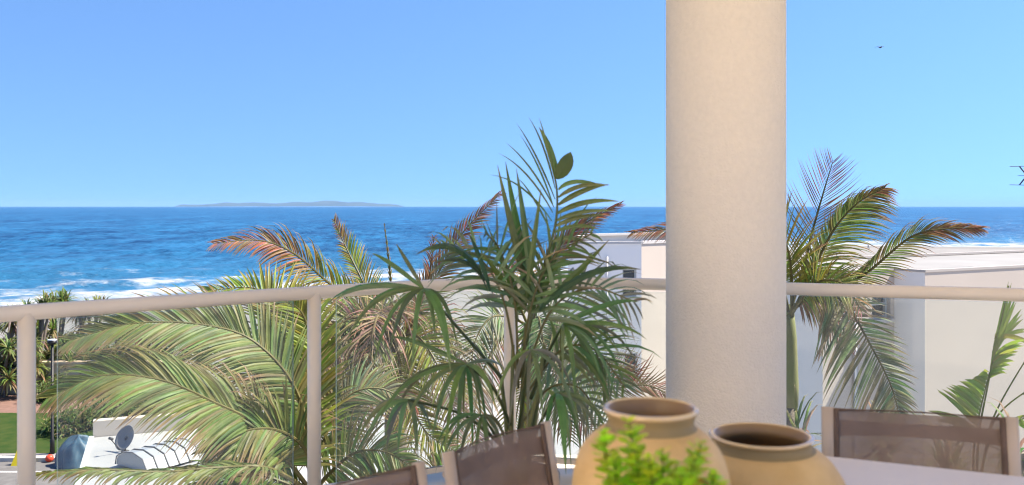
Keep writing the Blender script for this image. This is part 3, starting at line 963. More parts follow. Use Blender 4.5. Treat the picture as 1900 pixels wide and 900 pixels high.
# wind-burnt palm in the middle with hanging dead fronds
cB = at(735, 640, 9.0)
dead_ = []
rd = random.Random(5)
for k in range(15):
    x0 = rd.uniform(-150, 130)
    dead_.append(dict(pts=[at(735 + x0 * 0.55, 575 + abs(x0) * 0.1, 9.0 + rd.uniform(-.6, .5)), at(735 + x0, 640 + rd.uniform(0, 60), 9.0 + rd.uniform(-.8, .6)), at(735 + x0 * 1.2, 790 + rd.uniform(-40, 90), 9.0 + rd.uniform(-.8, .6))],
                      n=34, length=0.55, width=0.022, green=TAN if k % 3 else GREYG, dead=TAN, brown0=0.1 if k % 3 else 0.7, fwd=0.9, droop=1.0, ragged=0.4, tipbrown=0.8))
palm('palm_tree', cB, 'wind-burnt palm with dry tan hanging fronds in the middle behind the potted plant', [
    dict(pts=[at(680, 580, 9.0), at(610, 525, 8.8), at(545, 470, 8.6), at(480, 446, 8.4), at(396, 452, 8.2)], n=70, length=0.40, width=0.024, green=YELG, dead=RUST, brown0=0.55, fwd=1.0, droop=0.5, ref=(0, -0.8, 0.5), tipbrown=0.6, wind=(-.2, 0, 0)),
    dict(pts=[at(700, 580, 9.2), at(672, 520, 9.3), at(645, 465, 9.4), at(620, 408, 9.5)], n=46, length=0.34, width=0.024, green=YELG, dead=RUST, brown0=0.85, fwd=1.2, droop=0.3, sides=(1, 0.55)),
    dict(pts=[at(728, 560, 9.0), at(722, 490, 9.0), at(713, 414, 9.0)], n=16, length=0.10, width=0.02, green=YELG, dead=TAN, brown0=0.7, fwd=3.0, droop=0.0),
    dict(pts=[at(770, 580, 9.1), at(808, 515, 9.2), at(860, 430, 9.3), at(928, 360, 9.4)], n=70, length=0.34, width=0.022, green=OLIVE, dead=RUST, brown0=0.5, fwd=1.1, droop=0.3, wind=(.25, 0, 0), tipbrown=0.7),
    dict(pts=[at(765, 600, 8.8), at(795, 520, 8.7), at(805, 440, 8.6)], n=30, length=0.25, width=0.02, green=TAN, dead=BROWN, brown0=0.2, fwd=1.5, droop=0.4, drop=0.3),
    dict(pts=[at(700, 600, 8.8), at(650, 590, 8.6), at(610, 620, 8.4), at(580, 700, 8.3)], n=55, length=0.45, width=0.028, green=OLIVE, fwd=0.7, droop=0.5, brown0=0.9),
    dict(pts=[at(760, 620, 8.8), at(790, 640, 8.6), at(830, 720, 8.4), at(850, 820, 8.3)], n=55, length=0.45, width=0.026, green=YELG, dead=TAN, fwd=0.7, droop=0.5, brown0=0.8),
    dict(pts=[at(700, 630, 8.7), at(660, 660, 8.5), at(640, 740, 8.3), at(640, 840, 8.2)], n=55, length=0.45, width=0.026, green=OLIVE, dead=TAN, fwd=0.7, droop=0.4, brown0=0.8),
    dict(pts=[at(740, 660, 8.7), at(750, 720, 8.5), at(790, 800, 8.3), at(850, 840, 8.2)], n=55, length=0.40, width=0.028, green=YELG, dead=TAN, fwd=0.7, droop=0.3, brown0=1.0),
    dict(pts=[at(690, 640, 8.6), at(640, 640, 8.4), at(600, 680, 8.2)], n=40, length=0.45, width=0.026, green=GREYG, dead=TAN, fwd=0.7, droop=0.6, brown0=0.5),
] + dead_, 12, r=0.12)

cD = at(985, 610, 9.8)
palm('palm_tree', cD, 'palm with rusty windblown tips between the potted plant and the white building', [
    dict(pts=[at(1005, 540, 9.8), at(1035, 462, 9.8), at(1085, 415, 9.8), at(1152, 378, 9.8)], n=64, length=0.30, width=0.022, green=OLIVE, dead=RUST, brown0=0.35, fwd=1.3, droop=0.3, wind=(.3, 0, 0), tipbrown=0.8),
    dict(pts=[at(1030, 590, 9.6), at(1070, 620, 9.4), at(1110, 690, 9.2), at(1150, 790, 9.0)], n=44, length=0.62, width=0.034, green=GREYG, dead=TAN, fwd=0.55, droop=0.15, brown0=1.2),
    dict(pts=[at(1000, 590, 9.6), at(1010, 640, 9.4), at(1040, 720, 9.2), at(1060, 820, 9.1)], n=50, length=0.5, width=0.028, green=DARKG, fwd=0.6, droop=0.3),
    dict(pts=[at(950, 590, 9.6), at(910, 590, 9.4), at(880, 640, 9.2), at(870, 740, 9.0)], n=50, length=0.45, width=0.026, green=GREYG, dead=TAN, fwd=0.6, droop=0.4, brown0=0.9),
    dict(pts=[at(960, 560, 9.9), at(930, 510, 10.0), at(890, 500, 10.1)], n=40, length=0.3, width=0.02, green=OLIVE, dead=TAN, brown0=0.4, fwd=1.1, droop=0.6),
    dict(pts=[at(980, 540, 10.0), at(975, 500, 10.2), at(950, 480, 10.4)], n=36, length=0.3, width=0.02, green=OLIVE, dead=RUST, brown0=0.3, fwd=1.1, droop=0.6),
    dict(pts=[at(1030, 640, 9.6), at(1100, 690, 9.4), at(1170, 690, 9.3), at(1225, 740, 9.2)], n=60, length=0.30, width=0.016, green=TAN, dead=RUST, brown0=0.3, fwd=0.8, droop=-0.1, ragged=0.5),
    dict(pts=[at(1030, 670, 9.5), at(1110, 720, 9.3), at(1200, 715, 9.1), at(1270, 750, 9.0)], n=60, length=0.36, width=0.02, green=OLIVE, dead=BROWN, brown0=0.6, fwd=0.8, droop=-0.15, ragged=0.5),
    dict(pts=[at(940, 620, 9.5), at(900, 680, 9.3), at(880, 780, 9.1), at(900, 860, 9.0)], n=46, length=0.45, width=0.024, green=TAN, dead=TAN, fwd=0.6, droop=0.7, brown0=0.4),
    dict(pts=[at(990, 660, 9.5), at(1030, 740, 9.3), at(1090, 790, 9.1), at(1150, 850, 9.0)], n=50, length=0.4, width=0.024, green=GREYG, dead=BROWN, fwd=0.6, droop=0.5, brown0=0.6),
    dict(pts=[at(980, 670, 9.5), at(960, 760, 9.3), at(950, 860, 9.1)], n=46, length=0.4, width=0.026, green=YELG, dead=TAN, fwd=0.6, droop=0.5, brown0=0.9),
], 13, r=0.11)

# right palm beyond the column
cCp = at(1466, 575, 8.0)
palm('palm_tree', cCp, 'palm with green crownshaft and tall windblown fronds just right of the column', [
    dict(pts=[at(1490, 500, 8.05), at(1510, 420, 8.1), at(1530, 350, 8.15), at(1546, 298, 8.2)], n=38, length=0.50, width=0.012, green=GREYG, dead=BROWN, brown0=0.35, fwd=1.0, droop=-0.15, start=0.25, drop=0.1, lift=0.0),
    dict(pts=[at(1505, 510, 7.9), at(1545, 430, 7.8), at(1590, 378, 7.7), at(1642, 348, 7.6)], n=80, length=0.46, width=0.020, green=OLIVE, dead=BROWN, brown0=0.9, fwd=1.0, droop=0.55, wind=(.35, 0, 0), tipbrown=0.7, sides=(1, 0.6), ref=(0, -0.9, 0.2)),
    dict(pts=[at(1520, 548, 7.8), at(1600, 512, 7.6), at(1690, 440, 7.4), at(1760, 424, 7.3), at(1822, 424, 7.2)], n=80, length=0.30, width=0.019, green=OLIVE, dead=RUST, brown0=0.7, fwd=1.3, droop=0.45, wind=(.3, 0, 0), tipbrown=0.7),
    dict(pts=[at(1510, 545, 7.7), at(1565, 560, 7.4), at(1615, 640, 7.2), at(1655, 720, 7.1), at(1672, 790, 7.0)], n=62, length=0.60, width=0.032, green=GREYG, dead=TAN, fwd=0.55, droop=0.25, brown0=1.2, tipbrown=0.5, sides=(1.1, 0.55), ref=(0, -1, 0.1), start=0.2),
    dict(pts=[at(1468, 515, 7.7), at(1462, 465, 7.5), at(1440, 420, 7.3), at(1400, 400, 7.2)], n=50, length=0.42, width=0.036, green=YELG, fwd=0.6, droop=0.2, sides=(1, 1)),
    dict(pts=[at(1440, 500, 8.0), at(1380, 440, 8.0), at(1280, 424, 8.0), at(1172, 432, 8.0)], n=70, length=0.36, width=0.022, green=YELG, dead=RUST, brown0=0.6, fwd=1.1, droop=0.5, wind=(-.2, 0, 0), tipbrown=0.7),
    dict(pts=[at(1500, 540, 7.6), at(1530, 520, 7.4), at(1570, 530, 7.3), at(1600, 580, 7.2)], n=50, length=0.40, width=0.018, green=YELG, dead=TAN, brown0=0.8, fwd=0.7, droop=0.6, tipbrown=0.6),
    dict(pts=[at(1490, 560, 7.9), at(1520, 560, 7.8), at(1560, 600, 7.8), at(1575, 650, 7.8)], n=46, length=0.36, width=0.018, green=TAN, dead=BROWN, brown0=0.5, fwd=0.7, droop=0.7),
    dict(pts=[at(1440, 560, 7.8), at(1400, 560, 7.7), at(1360, 640, 7.6)], n=46, length=0.40, width=0.024, green=OLIVE, dead=TAN, fwd=0.7, droop=0.6),
], 14, r=0.073, shaft=0.85)

# young palm at the right edge
def young_palm():
    base = at(1812, 960, 6.4)
    zb = float(ground_z(np.array(base.x), np.array(base.y)))
    root = empty('young_palm', (base.x, base.y, zb))
    rng = random.Random(21)
    h = base.z - zb
    mb = MB(); mb.tube([V(0, 0, 0), V(0.03, 0, h * 0.5), V(0, 0, h)], [0.07, 0.055, 0.045], 12)
    mb.build('trunk', trunk_m, root, smooth=True)
    Y = 6.4
    def leaf(pts, blades, stem_r=0.012):
        lv = Leaves()
        cv = catmull(local(root, pts), 24)
        lv.stem(cv, stem_r, 0.004, (0.17, 0.21, 0.04))
        for (px0, py0, px1, py1, w, sag, dy) in blades:
            a = at(px0, py0, Y) - root.location; b = at(px1, py1, Y + dy) - root.location
            c = a.lerp(b, 0.5) + V(0, 0, sag)
            P = [a * (1 - t) ** 2 + c * 2 * t * (1 - t) + b * t * t for t in (0, .2, .4, .6, .8, 1)]
            g = tuple(x * rng.uniform(.8, 1.2) for x in mixc(LIME, GREEN, rng.uniform(0, .45)))
            d = (b - a).normalized()
            lv.blade(P, [w * x for x in (.5, .95, 1, .85, .55, .04)], d.cross(V(0, -1, 0)) + V(0, rng.uniform(-.3, .3), 0), [g] * 5 + [mixc(g, TAN, .4)], 0.25)
        lv.build('frond', lime_m, root)
    # opening spear leaf
    bl = []
    for i in range(15):
        t = i / 14
        bl.append((1838 + t * 8, 690 - t * 70, 1874 + t * 40 + rng.uniform(-4, 4), 520 + t * 118 + rng.uniform(-6, 6), 0.034, 0.01 + .03 * t, rng.uniform(-.1, .1)))
    for i in range(11):
        t = i / 10
        bl.append((1836 + t * 10, 700 - t * 40, 1868 + t * 36, 690 - t * 60 + rng.uniform(-6, 6), 0.034, 0.05, rng.uniform(-.2, -.05)))
    leaf([base, at(1815, 820, Y), at(1832, 720, Y), at(1872, 530, Y)], bl)
    # left comb leaf
    bl = []
    for i in range(15):
        t = i / 14
        bl.append((1813 + t * 22, 790 - t * 100, 1736 + t * 88 + rng.uniform(-3, 3), 726 - t * 34 + rng.uniform(-4, 4), 0.034, 0.035, rng.uniform(-.15, .05)))
    for i in range(3):
        bl.append((1812, 800, 1722 + i * 14, 762 + i * 18, 0.05, 0.05, -0.1))
    leaf([base, at(1806, 860, Y), at(1813, 790, Y), at(1836, 690, Y)], bl)
    # two long stalks to the right
    for (m1, e, k) in (((1850, 760), (1945, 600), 0), ((1856, 765), (1960, 690), 1), ((1860, 800), (1960, 745), 2)):
        bl = []
        for i in range(10):
            t = i / 9
            x = 1900 + 60 * t; y = m1[1] + (e[1] - m1[1]) * (x - m1[0]) / (e[0] - m1[0])
            bl.append((x, y, x + 50 + rng.uniform(-5, 5), y - 70 + 90 * (i % 2), 0.035, 0.04, rng.uniform(-.1, .1)))
        if k == 2:
            for i in range(4):
                bl.append((1868 + i * 8, 792 - i * 5, 1905 + i * 10, 770 + i * 22, 0.03, 0.03, -.1))
        leaf([base, at(1826, 850, Y), at(*m1, Y), at(*e, Y)], bl)
    tag(root, 'young lime green palm with an opening leaf at the right edge', 'palm')
young_palm()

# low grassy clump and small green palm below the column's right foot
def tufts():
    rng = random.Random(31)
    for (px, py, Y, n, col, lab, hgt) in (
            (1478, 800, 7.2, 34, GREEN, 'small green strappy plant at the foot of the palm right of the column', 0.55),
            (1640, 830, 7.4, 60, GREYG, 'grey-green strappy clump behind the back of the right chair', 0.6),
            (1760, 850, 7.2, 60, GREEN, 'green strappy clump behind the right chair, left of the young palm', 0.55),
            (1190, 790, 9.6, 60, OLIVE, 'dry grassy clump below the white building, left of the column', 0.8),
            (820, 880, 8.2, 70, GREEN, 'green strappy clump low behind the two left chairs', 0.7),
            (690, 900, 8.0, 70, OLIVE, 'dry olive clump low behind the glass right of the middle post', 0.7),
            (1890, 840, 6.0, 50, GREEN, 'dark green clump at the right edge beside the chair', 0.5)):
        b = at(px, py, Y)
        zb = float(ground_z(np.array(b.x), np.array(b.y)))
        root = empty('strap_leaf_plant', (b.x, b.y, zb))
        lv = Leaves()
        h = b.z - zb
        stemn = MB(); stemn.tube([V(0, 0, 0), V(0.05, 0, h * 0.5), V(0, 0, h)], [0.06, 0.05, 0.04], 10)
        stemn.build('stem', trunk_m, root, smooth=True)
        for i in range(n):
            a = rng.uniform(0, 6.28); el = rng.uniform(-0.1, 1.35)
            D = V(math.cos(a) * math.cos(el), math.sin(a) * math.cos(el), math.sin(el)); Ln = hgt * rng.uniform(.6, 1.1)
            p = V(0, 0, h) + V(rng.uniform(-.03, .03), rng.uniform(-.03, .03), rng.uniform(-.2, 0)); P = [p]
            for j in range(5):
                t = (j + 1) / 5
                p = p + (D + V(0, 0, -0.9) * t * t).normalized() * Ln / 5; P.append(p)
            g = tuple(x * rng.uniform(.7, 1.3) for x in mixc(col, TAN, rng.choice((0, 0, 0.2, 0.8))))
            lv.blade(P, [0.028 * x for x in (.6, 1, .95, .75, .45, .03)], D.cross(V(0, 0, 1)), [g] * 4 + [mixc(g, TAN, .4), mixc(g, TAN, .8)], .3)
        lv.build('leaves', leaf_m, root)
        tag(root, lab, 'plant', 'strappy plants below the palms')
tufts()

# ------------------------------------------------------------------ pandanus by the beach
def pandanus(px, top, Y, seed, label, spread=1.5, nros=11):
    rng = random.Random(seed)
    tp = at(px, top, Y)
    zb = float(ground_z(np.array(tp.x), np.array(Y)))
    root = empty('pandanus_tree', (tp.x, Y, zb))
    h = tp.z - zb
    tk = MB(); lv = Leaves()
    fork = V(0, 0, h * 0.28)
    tk.tube([V(0, 0, 0), V(0.1, 0, h * 0.15), fork], [0.16, 0.13, 0.12], 8)
    for r_ in range(5):
        a = rng.uniform(0, 6.28)
        tk.tube([V(math.cos(a) * 0.6, math.sin(a) * 0.6, -0.05), V(math.cos(a) * .3, math.sin(a) * .3, h * .1), V(0.05, 0, h * 0.2)], [0.04, 0.04, 0.03], 5)
    for k in range(nros):
        a = 2 * math.pi * k / nros * 2.4 + rng.uniform(-.3, .3)
        rr = spread * math.sqrt((k + 0.6) / nros)
        c = V(rr * math.cos(a), rr * math.sin(a) * 0.8, h * (0.97 - 0.42 * (rr / spread) ** 2) - rng.uniform(0.1, 2.4) * (k > 4) - 0.35)
        mid = fork.lerp(c, 0.5) + V(0, 0, -0.25)
        tk.tube(catmull([fork, mid, c], 6), [0.09, 0.085, 0.08, 0.075, 0.07, 0.065, 0.06], 6)
        for i in range(62):
            az = rng.uniform(0, 6.28); el = rng.uniform(-0.9, 1.35)
            D = V(math.cos(az) * math.cos(el), math.sin(az) * math.cos(el), math.sin(el)); Ln = rng.uniform(.5, .95)
            p = c.copy(); P = [p]
            for j in range(3):
                t = (j + 1) / 3
                p = p + (D + V(0, 0, -0.8) * t * t).normalized() * Ln / 3; P.append(p)
            dry = el < -0.25
            g = mixc(mixc(GREEN, OLIVE, rng.random()), TAN if rng.random() < .4 else BROWN, 0.75 if dry else rng.uniform(0, .2))
            g = tuple(x * rng.uniform(.7, 1.35) for x in g)
            lv.blade(P, [0.06, 0.085, 0.065, 0.004], D.cross(V(0, 0, 1)) + V(0, 0, .01), [g, g, g, mixc(g, YELG, .4)], .3)
    tk.build('trunk', mat('pandanus_bark', (0.22, 0.18, 0.15), rough=0.9, noise=0.3, scale=5), root, smooth=True)
    lv.build('crown', leaf_m, root)
    tag(root, label, 'pandanus', 'pandanus trees along the beach')
pandanus(6, 572, 40, 1, 'pandanus tree left of the leftmost post, at the frame edge', 1.9, 20)
pandanus(70, 545, 41, 2, 'pandanus tree rising behind the leftmost post, spiky top above the rail', 1.9, 24)
pandanus(106, 538, 43, 3, 'tallest pandanus tree, behind the lamp post', 1.9, 24)
pandanus(170, 548, 43, 4, 'pandanus tree right of the lamp post, just showing above the rail', 1.9, 22)
pandanus(235, 572, 41, 5, 'pandanus tree behind the tips of the long left palm frond', 1.9, 22)
pandanus(310, 590, 42, 6, 'pandanus tree half hidden behind the left palm fronds, nearest the middle', 1.9, 20)

def shrub(px, top, Y, w, seed, label):
    rng = random.Random(seed)
    tp = at(px, top, Y)
    zb = float(ground_z(np.array(tp.x), np.array(Y)))
    h = tp.z - zb
    root = empty('coastal_shrub', (tp.x, Y, zb))
    st = MB(); lv = Leaves()
    for k in range(9):
        a = rng.uniform(0, 6.28); e = V(math.cos(a) * w * .6, math.sin(a) * w * .5, h * rng.uniform(.5, .85))
        st.tube(catmull([V(math.cos(a) * .06, math.sin(a) * .06, 0), e * .5 + V(0, 0, .15), e], 5), [.05, .045, .04, .03, .02, .012], 6)
    cl_ = [V(rng.gauss(0, .42) * w, rng.gauss(0, .36) * w, h * rng.uniform(.22, .92)) for _ in range(34)]
    for c in cl_:
        sh = rng.uniform(.6, 1.3)
        for i in range(60):
            d = V(rng.gauss(0, 1), rng.gauss(0, 1), rng.gauss(0, .8)).normalized()
            p = c + d * rng.uniform(.05, .38)
            if p.z < .05: continue
            D = (d + V(rng.uniform(-.6, .6), rng.uniform(-.6, .6), rng.uniform(-.2, .8))).normalized(); Ln = rng.uniform(.12, .26)
            g = tuple(x * sh * rng.uniform(.75, 1.25) for x in mixc(mixc(GREEN, OLIVE, rng.random()), TAN, rng.choice((0, 0, 0, .5))))
            lv.blade([p, p + D * Ln * .5, p + D * Ln + V(0, 0, -.04)], [.03, .06, .006], D.cross(V(.2, .3, 1)), [g] * 3, .2)
    st.build('stem', trunk_m, root, smooth=True)
    lv.build('foliage', leaf_m, root)
    tag(root, label, 'shrub', 'coastal shrubs behind the lawn')
shrub(140, 640, 42.0, 1.8, 41, 'green coastal shrub behind the lamp post and the palm frond tips')
shrub(215, 625, 42.5, 2.0, 42, 'green coastal shrub right of the lamp post, under the pandanus')
shrub(300, 628, 43.0, 2.0, 43, 'coastal shrub behind the middle of the left palm fronds')
shrub(128, 772, 33.5, 0.9, 45, 'low bushy shrub at the lawn edge behind the blue tarpaulin')
shrub(178, 752, 34.5, 1.2, 46, 'leafy shrub behind the left end of the low white roof')
shrub(240, 742, 35.0, 1.4, 47, 'leafy shrub behind the parapet of the low white roof, right of the dish')
shrub(90, 722, 39.0, 1.0, 48, 'low shrub at the foot of the garden wall beside the leftmost post')
shrub(22, 660, 43.5, 1.9, 44, 'coastal shrub behind the beige garden wall at far left')

# ------------------------------------------------------------------ person on the beach, bird
def person():
    b = onz(1611, 463.5, 0.2)
    zb = float(ground_z(np.array(b.x), np.array(b.y)))
    pv = [(0, 0, .95), (0, 0, 1.15), (0, 0, 1.38), (0, 0.01, 1.50), (0, 0.0, 1.58), (0, 0.01, 1.70),
          (.1, 0, .90), (.12, .08, .50), (.12, -.02, .08), (.12, .12, .03), (-.1, 0, .90), (-.12, -.1, .50), (-.12, -.22, .09), (-.12, -.08, .03),
          (.19, 0, 1.40), (.25, -.05, 1.13), (.24, .08, .92), (-.19, 0, 1.40), (-.25, .06, 1.13), (-.23, .16, .93)]
    ed = [(0, 1), (1, 2), (2, 3), (3, 4), (4, 5), (0, 6), (6, 7), (7, 8), (8, 9), (0, 10), (10, 11), (11, 12), (12, 13), (2, 14), (14, 15), (15, 16), (2, 17), (17, 18), (18, 19)]
    rad = [.14, .13, .15, .055, .075, .085, .095, .065, .045, .04, .095, .065, .045, .04, .06, .042, .035, .06, .042, .035]
    me = bpy.data.meshes.new('person')
    me.from_pydata(pv, ed, [])
    o = bpy.data.objects.new('person', me); C.objects.link(o)
    o.location = (b.x, b.y, zb)
    o.rotation_euler = (0, 0, math.radians(70))
    sk = o.modifiers.new('skin', 'SKIN')
    for i, r in enumerate(rad):
        me.skin_vertices[0].data[i].radius = (r, r * 0.85)
    me.skin_vertices[0].data[0].use_root = True
    ss = o.modifiers.new('sub', 'SUBSURF'); ss.levels = 2; ss.render_levels = 2
    m = bpy.data.materials.new('beach_clothes'); m.use_nodes = True
    nt = m.node_tree; p = nt.nodes['Principled BSDF']; p.inputs['Roughness'].default_value = .85
    t = nt.nodes.new('ShaderNodeTexCoord'); s = nt.nodes.new('ShaderNodeSeparateXYZ'); nt.links.new(t.outputs['Object'], s.inputs[0])
    dv = nt.nodes.new('ShaderNodeMath'); dv.operation = 'DIVIDE'; dv.inputs[1].default_value = 2.0; nt.links.new(s.outputs[2], dv.inputs[0])
    r = nt.nodes.new('ShaderNodeValToRGB'); r.color_ramp.interpolation = 'CONSTANT'
    e = r.color_ramp.elements
    e[0].position = 0; e[0].color = (.35, .22, .16, 1); e[1].position = .05; e[1].color = (.22, .24, .27, 1)
    for pos, c in ((.46, (.9, .9, .9, 1)), (.735, (.4, .25, .18, 1)), (.85, (.75, .74, .7, 1))):
        x = e.new(pos); x.color = c
    nt.links.new(dv.outputs[0], r.inputs[0]); nt.links.new(r.outputs[0], p.inputs['Base Color'])
    me.materials.append(m)
    tag(o, 'distant person in white top and dark trousers walking on the beach', 'person')
person()

def bird():
    root = empty('bird', at(1633, 88, 62))
    m = mat('bird_dark', (0.03, 0.035, 0.04), rough=0.7)
    b = MB(); b.tube([V(-.17, 0, .01), V(-.12, 0, .015), V(-.02, 0, 0), V(.08, 0, .0), V(.13, 0, .02), V(.165, 0, .02), V(.19, 0, .012)], [.012, .03, .05, .045, .026, .024, .004], 10)
    b.build('body', m, root, smooth=True)
    for s in (-1, 1):
        lv = MB()
        P = [V(.05, s * .03, .02), V(.07, s * .16, .07), V(.0, s * .32, .05), V(-.08, s * .42, .0)]
        Q = [V(-.06, s * .03, .02), V(-.05, s * .16, .065), V(-.07, s * .30, .045), V(-.09, s * .42, .0)]
        lv.add(P + Q, [(0, 1, 5, 4), (1, 2, 6, 5), (2, 3, 7, 6)])
        w = lv.build('wing', m, root); so = w.modifiers.new('s', 'SOLIDIFY'); so.thickness = .008
    lv = MB(); lv.add([V(-.14, 0, .015), V(-.27, .05, .015), V(-.27, -.05, .015), V(-.14, 0, .025)], [(0, 1, 2), (3, 2, 1)])
    lv.build('tail', m, root)
    root.rotation_euler = (0.1, 0.0, math.radians(25))
    tag(root, 'tiny dark bird flying high in the sky right of the column', 'bird')
bird()

# ------------------------------------------------------------------ table, chairs, vases
TZ = FLOOR + 0.74
A_, B_ = onz(1540, 846, TZ), onz(1900, 884, TZ)
td = (B_ - A_); td.z = 0; td.normalize()
tu = V(-td.y, td.x, 0)          # away from camera
TC = A_ - td * 0.62
def table():
    root = empty('dining_table', (TC.x, TC.y, FLOOR))
    M = Matrix(((td.x, tu.x, 0, 0), (td.y, tu.y, 0, 0), (0, 0, 1, 0), (0, 0, 0, 1)))
    W_, L_ = 1.16, 2.1
    top = MB(); top.box(0, W_, -L_, 0, 0.705, 0.74, M)
    top.build('table_top', mat('pale_table_top', (0.78, 0.71, 0.68), rough=0.42, spec=0.3, noise=0.05, scale=2, bump=0.02, bscale=150), root, bevel=0.006)
    fm = mat('table_frame', (0.55, 0.50, 0.45), rough=0.45)
    ap = MB()
    for (x0, x1, y0, y1) in ((0.1, W_ - 0.1, -0.12, -0.09), (0.1, W_ - 0.1, -L_ + 0.09, -L_ + 0.12), (0.09, 0.12, -L_ + 0.1, -0.1), (W_ - 0.12, W_ - 0.09, -L_ + 0.1, -0.1)):
        ap.box(x0, x1, y0, y1, 0.635, 0.704, M)
    ap.build('apron', fm, root)
    for x in (0.08, W_ - 0.14):
        for y in (-0.14, -L_ + 0.08):
            l = MB(); l.box(x, x + 0.06, y, y + 0.06, 0, 0.634, M); l.build('leg', fm, root, bevel=0.005)
    tag(root, 'pale lavender-white dining table carrying the vases', 'table')
table()

def sling_material():
    m = bpy.data.materials.new('brown_sling')
    m.use_nodes = True
    nt = m.node_tree
    p = nt.nodes['Principled BSDF']; out = nt.nodes['Material Output']
    t = nt.nodes.new('ShaderNodeTexCoord')
    n = nt.nodes.new('ShaderNodeTexNoise'); n.inputs['Scale'].default_value = 5; n.inputs['Detail'].default_value = 4
    nt.links.new(t.outputs['Object'], n.inputs[0])
    x = nt.nodes.new('ShaderNodeMix'); x.data_type = 'RGBA'
    x.inputs[6].default_value = (0.225, 0.148, 0.105, 1); x.inputs[7].default_value = (0.30, 0.205, 0.15, 1)
    r = nt.nodes.new('ShaderNodeMapRange'); r.inputs[1].default_value = .35; r.inputs[2].default_value = .65
    nt.links.new(n.outputs[0], r.inputs[0]); nt.links.new(r.outputs[0], x.inputs[0]); nt.links.new(x.outputs[2], p.inputs['Base Color'])
    p.inputs['Roughness'].default_value = .6
    w1 = nt.nodes.new('ShaderNodeTexWave'); w1.inputs['Scale'].default_value = 130; w1.bands_direction = 'X'
    w2 = nt.nodes.new('ShaderNodeTexWave'); w2.inputs['Scale'].default_value = 130; w2.bands_direction = 'Z'
    for w in (w1, w2): nt.links.new(t.outputs['Object'], w.inputs[0])
    mm = nt.nodes.new('ShaderNodeMath'); mm.operation = 'MULTIPLY'
    nt.links.new(w1.outputs['Fac'], mm.inputs[0]); nt.links.new(w2.outputs['Fac'], mm.inputs[1])
    k = nt.nodes.new('ShaderNodeMapRange'); k.inputs[1].default_value = .0; k.inputs[2].default_value = .7; k.inputs[3].default_value = .06; k.inputs[4].default_value = .27
    nt.links.new(mm.outputs[0], k.inputs[0])
    tr = nt.nodes.new('ShaderNodeBsdfTransparent')
    mx = nt.nodes.new('ShaderNodeMixShader')
    nt.links.new(k.outputs[0], mx.inputs[0]); nt.links.new(p.outputs[0], mx.inputs[1]); nt.links.new(tr.outputs[0], mx.inputs[2])
    nt.links.new(mx.outputs[0], out.inputs[0])
    return m
SLING = sling_material()
CH = 0.84      # chair height
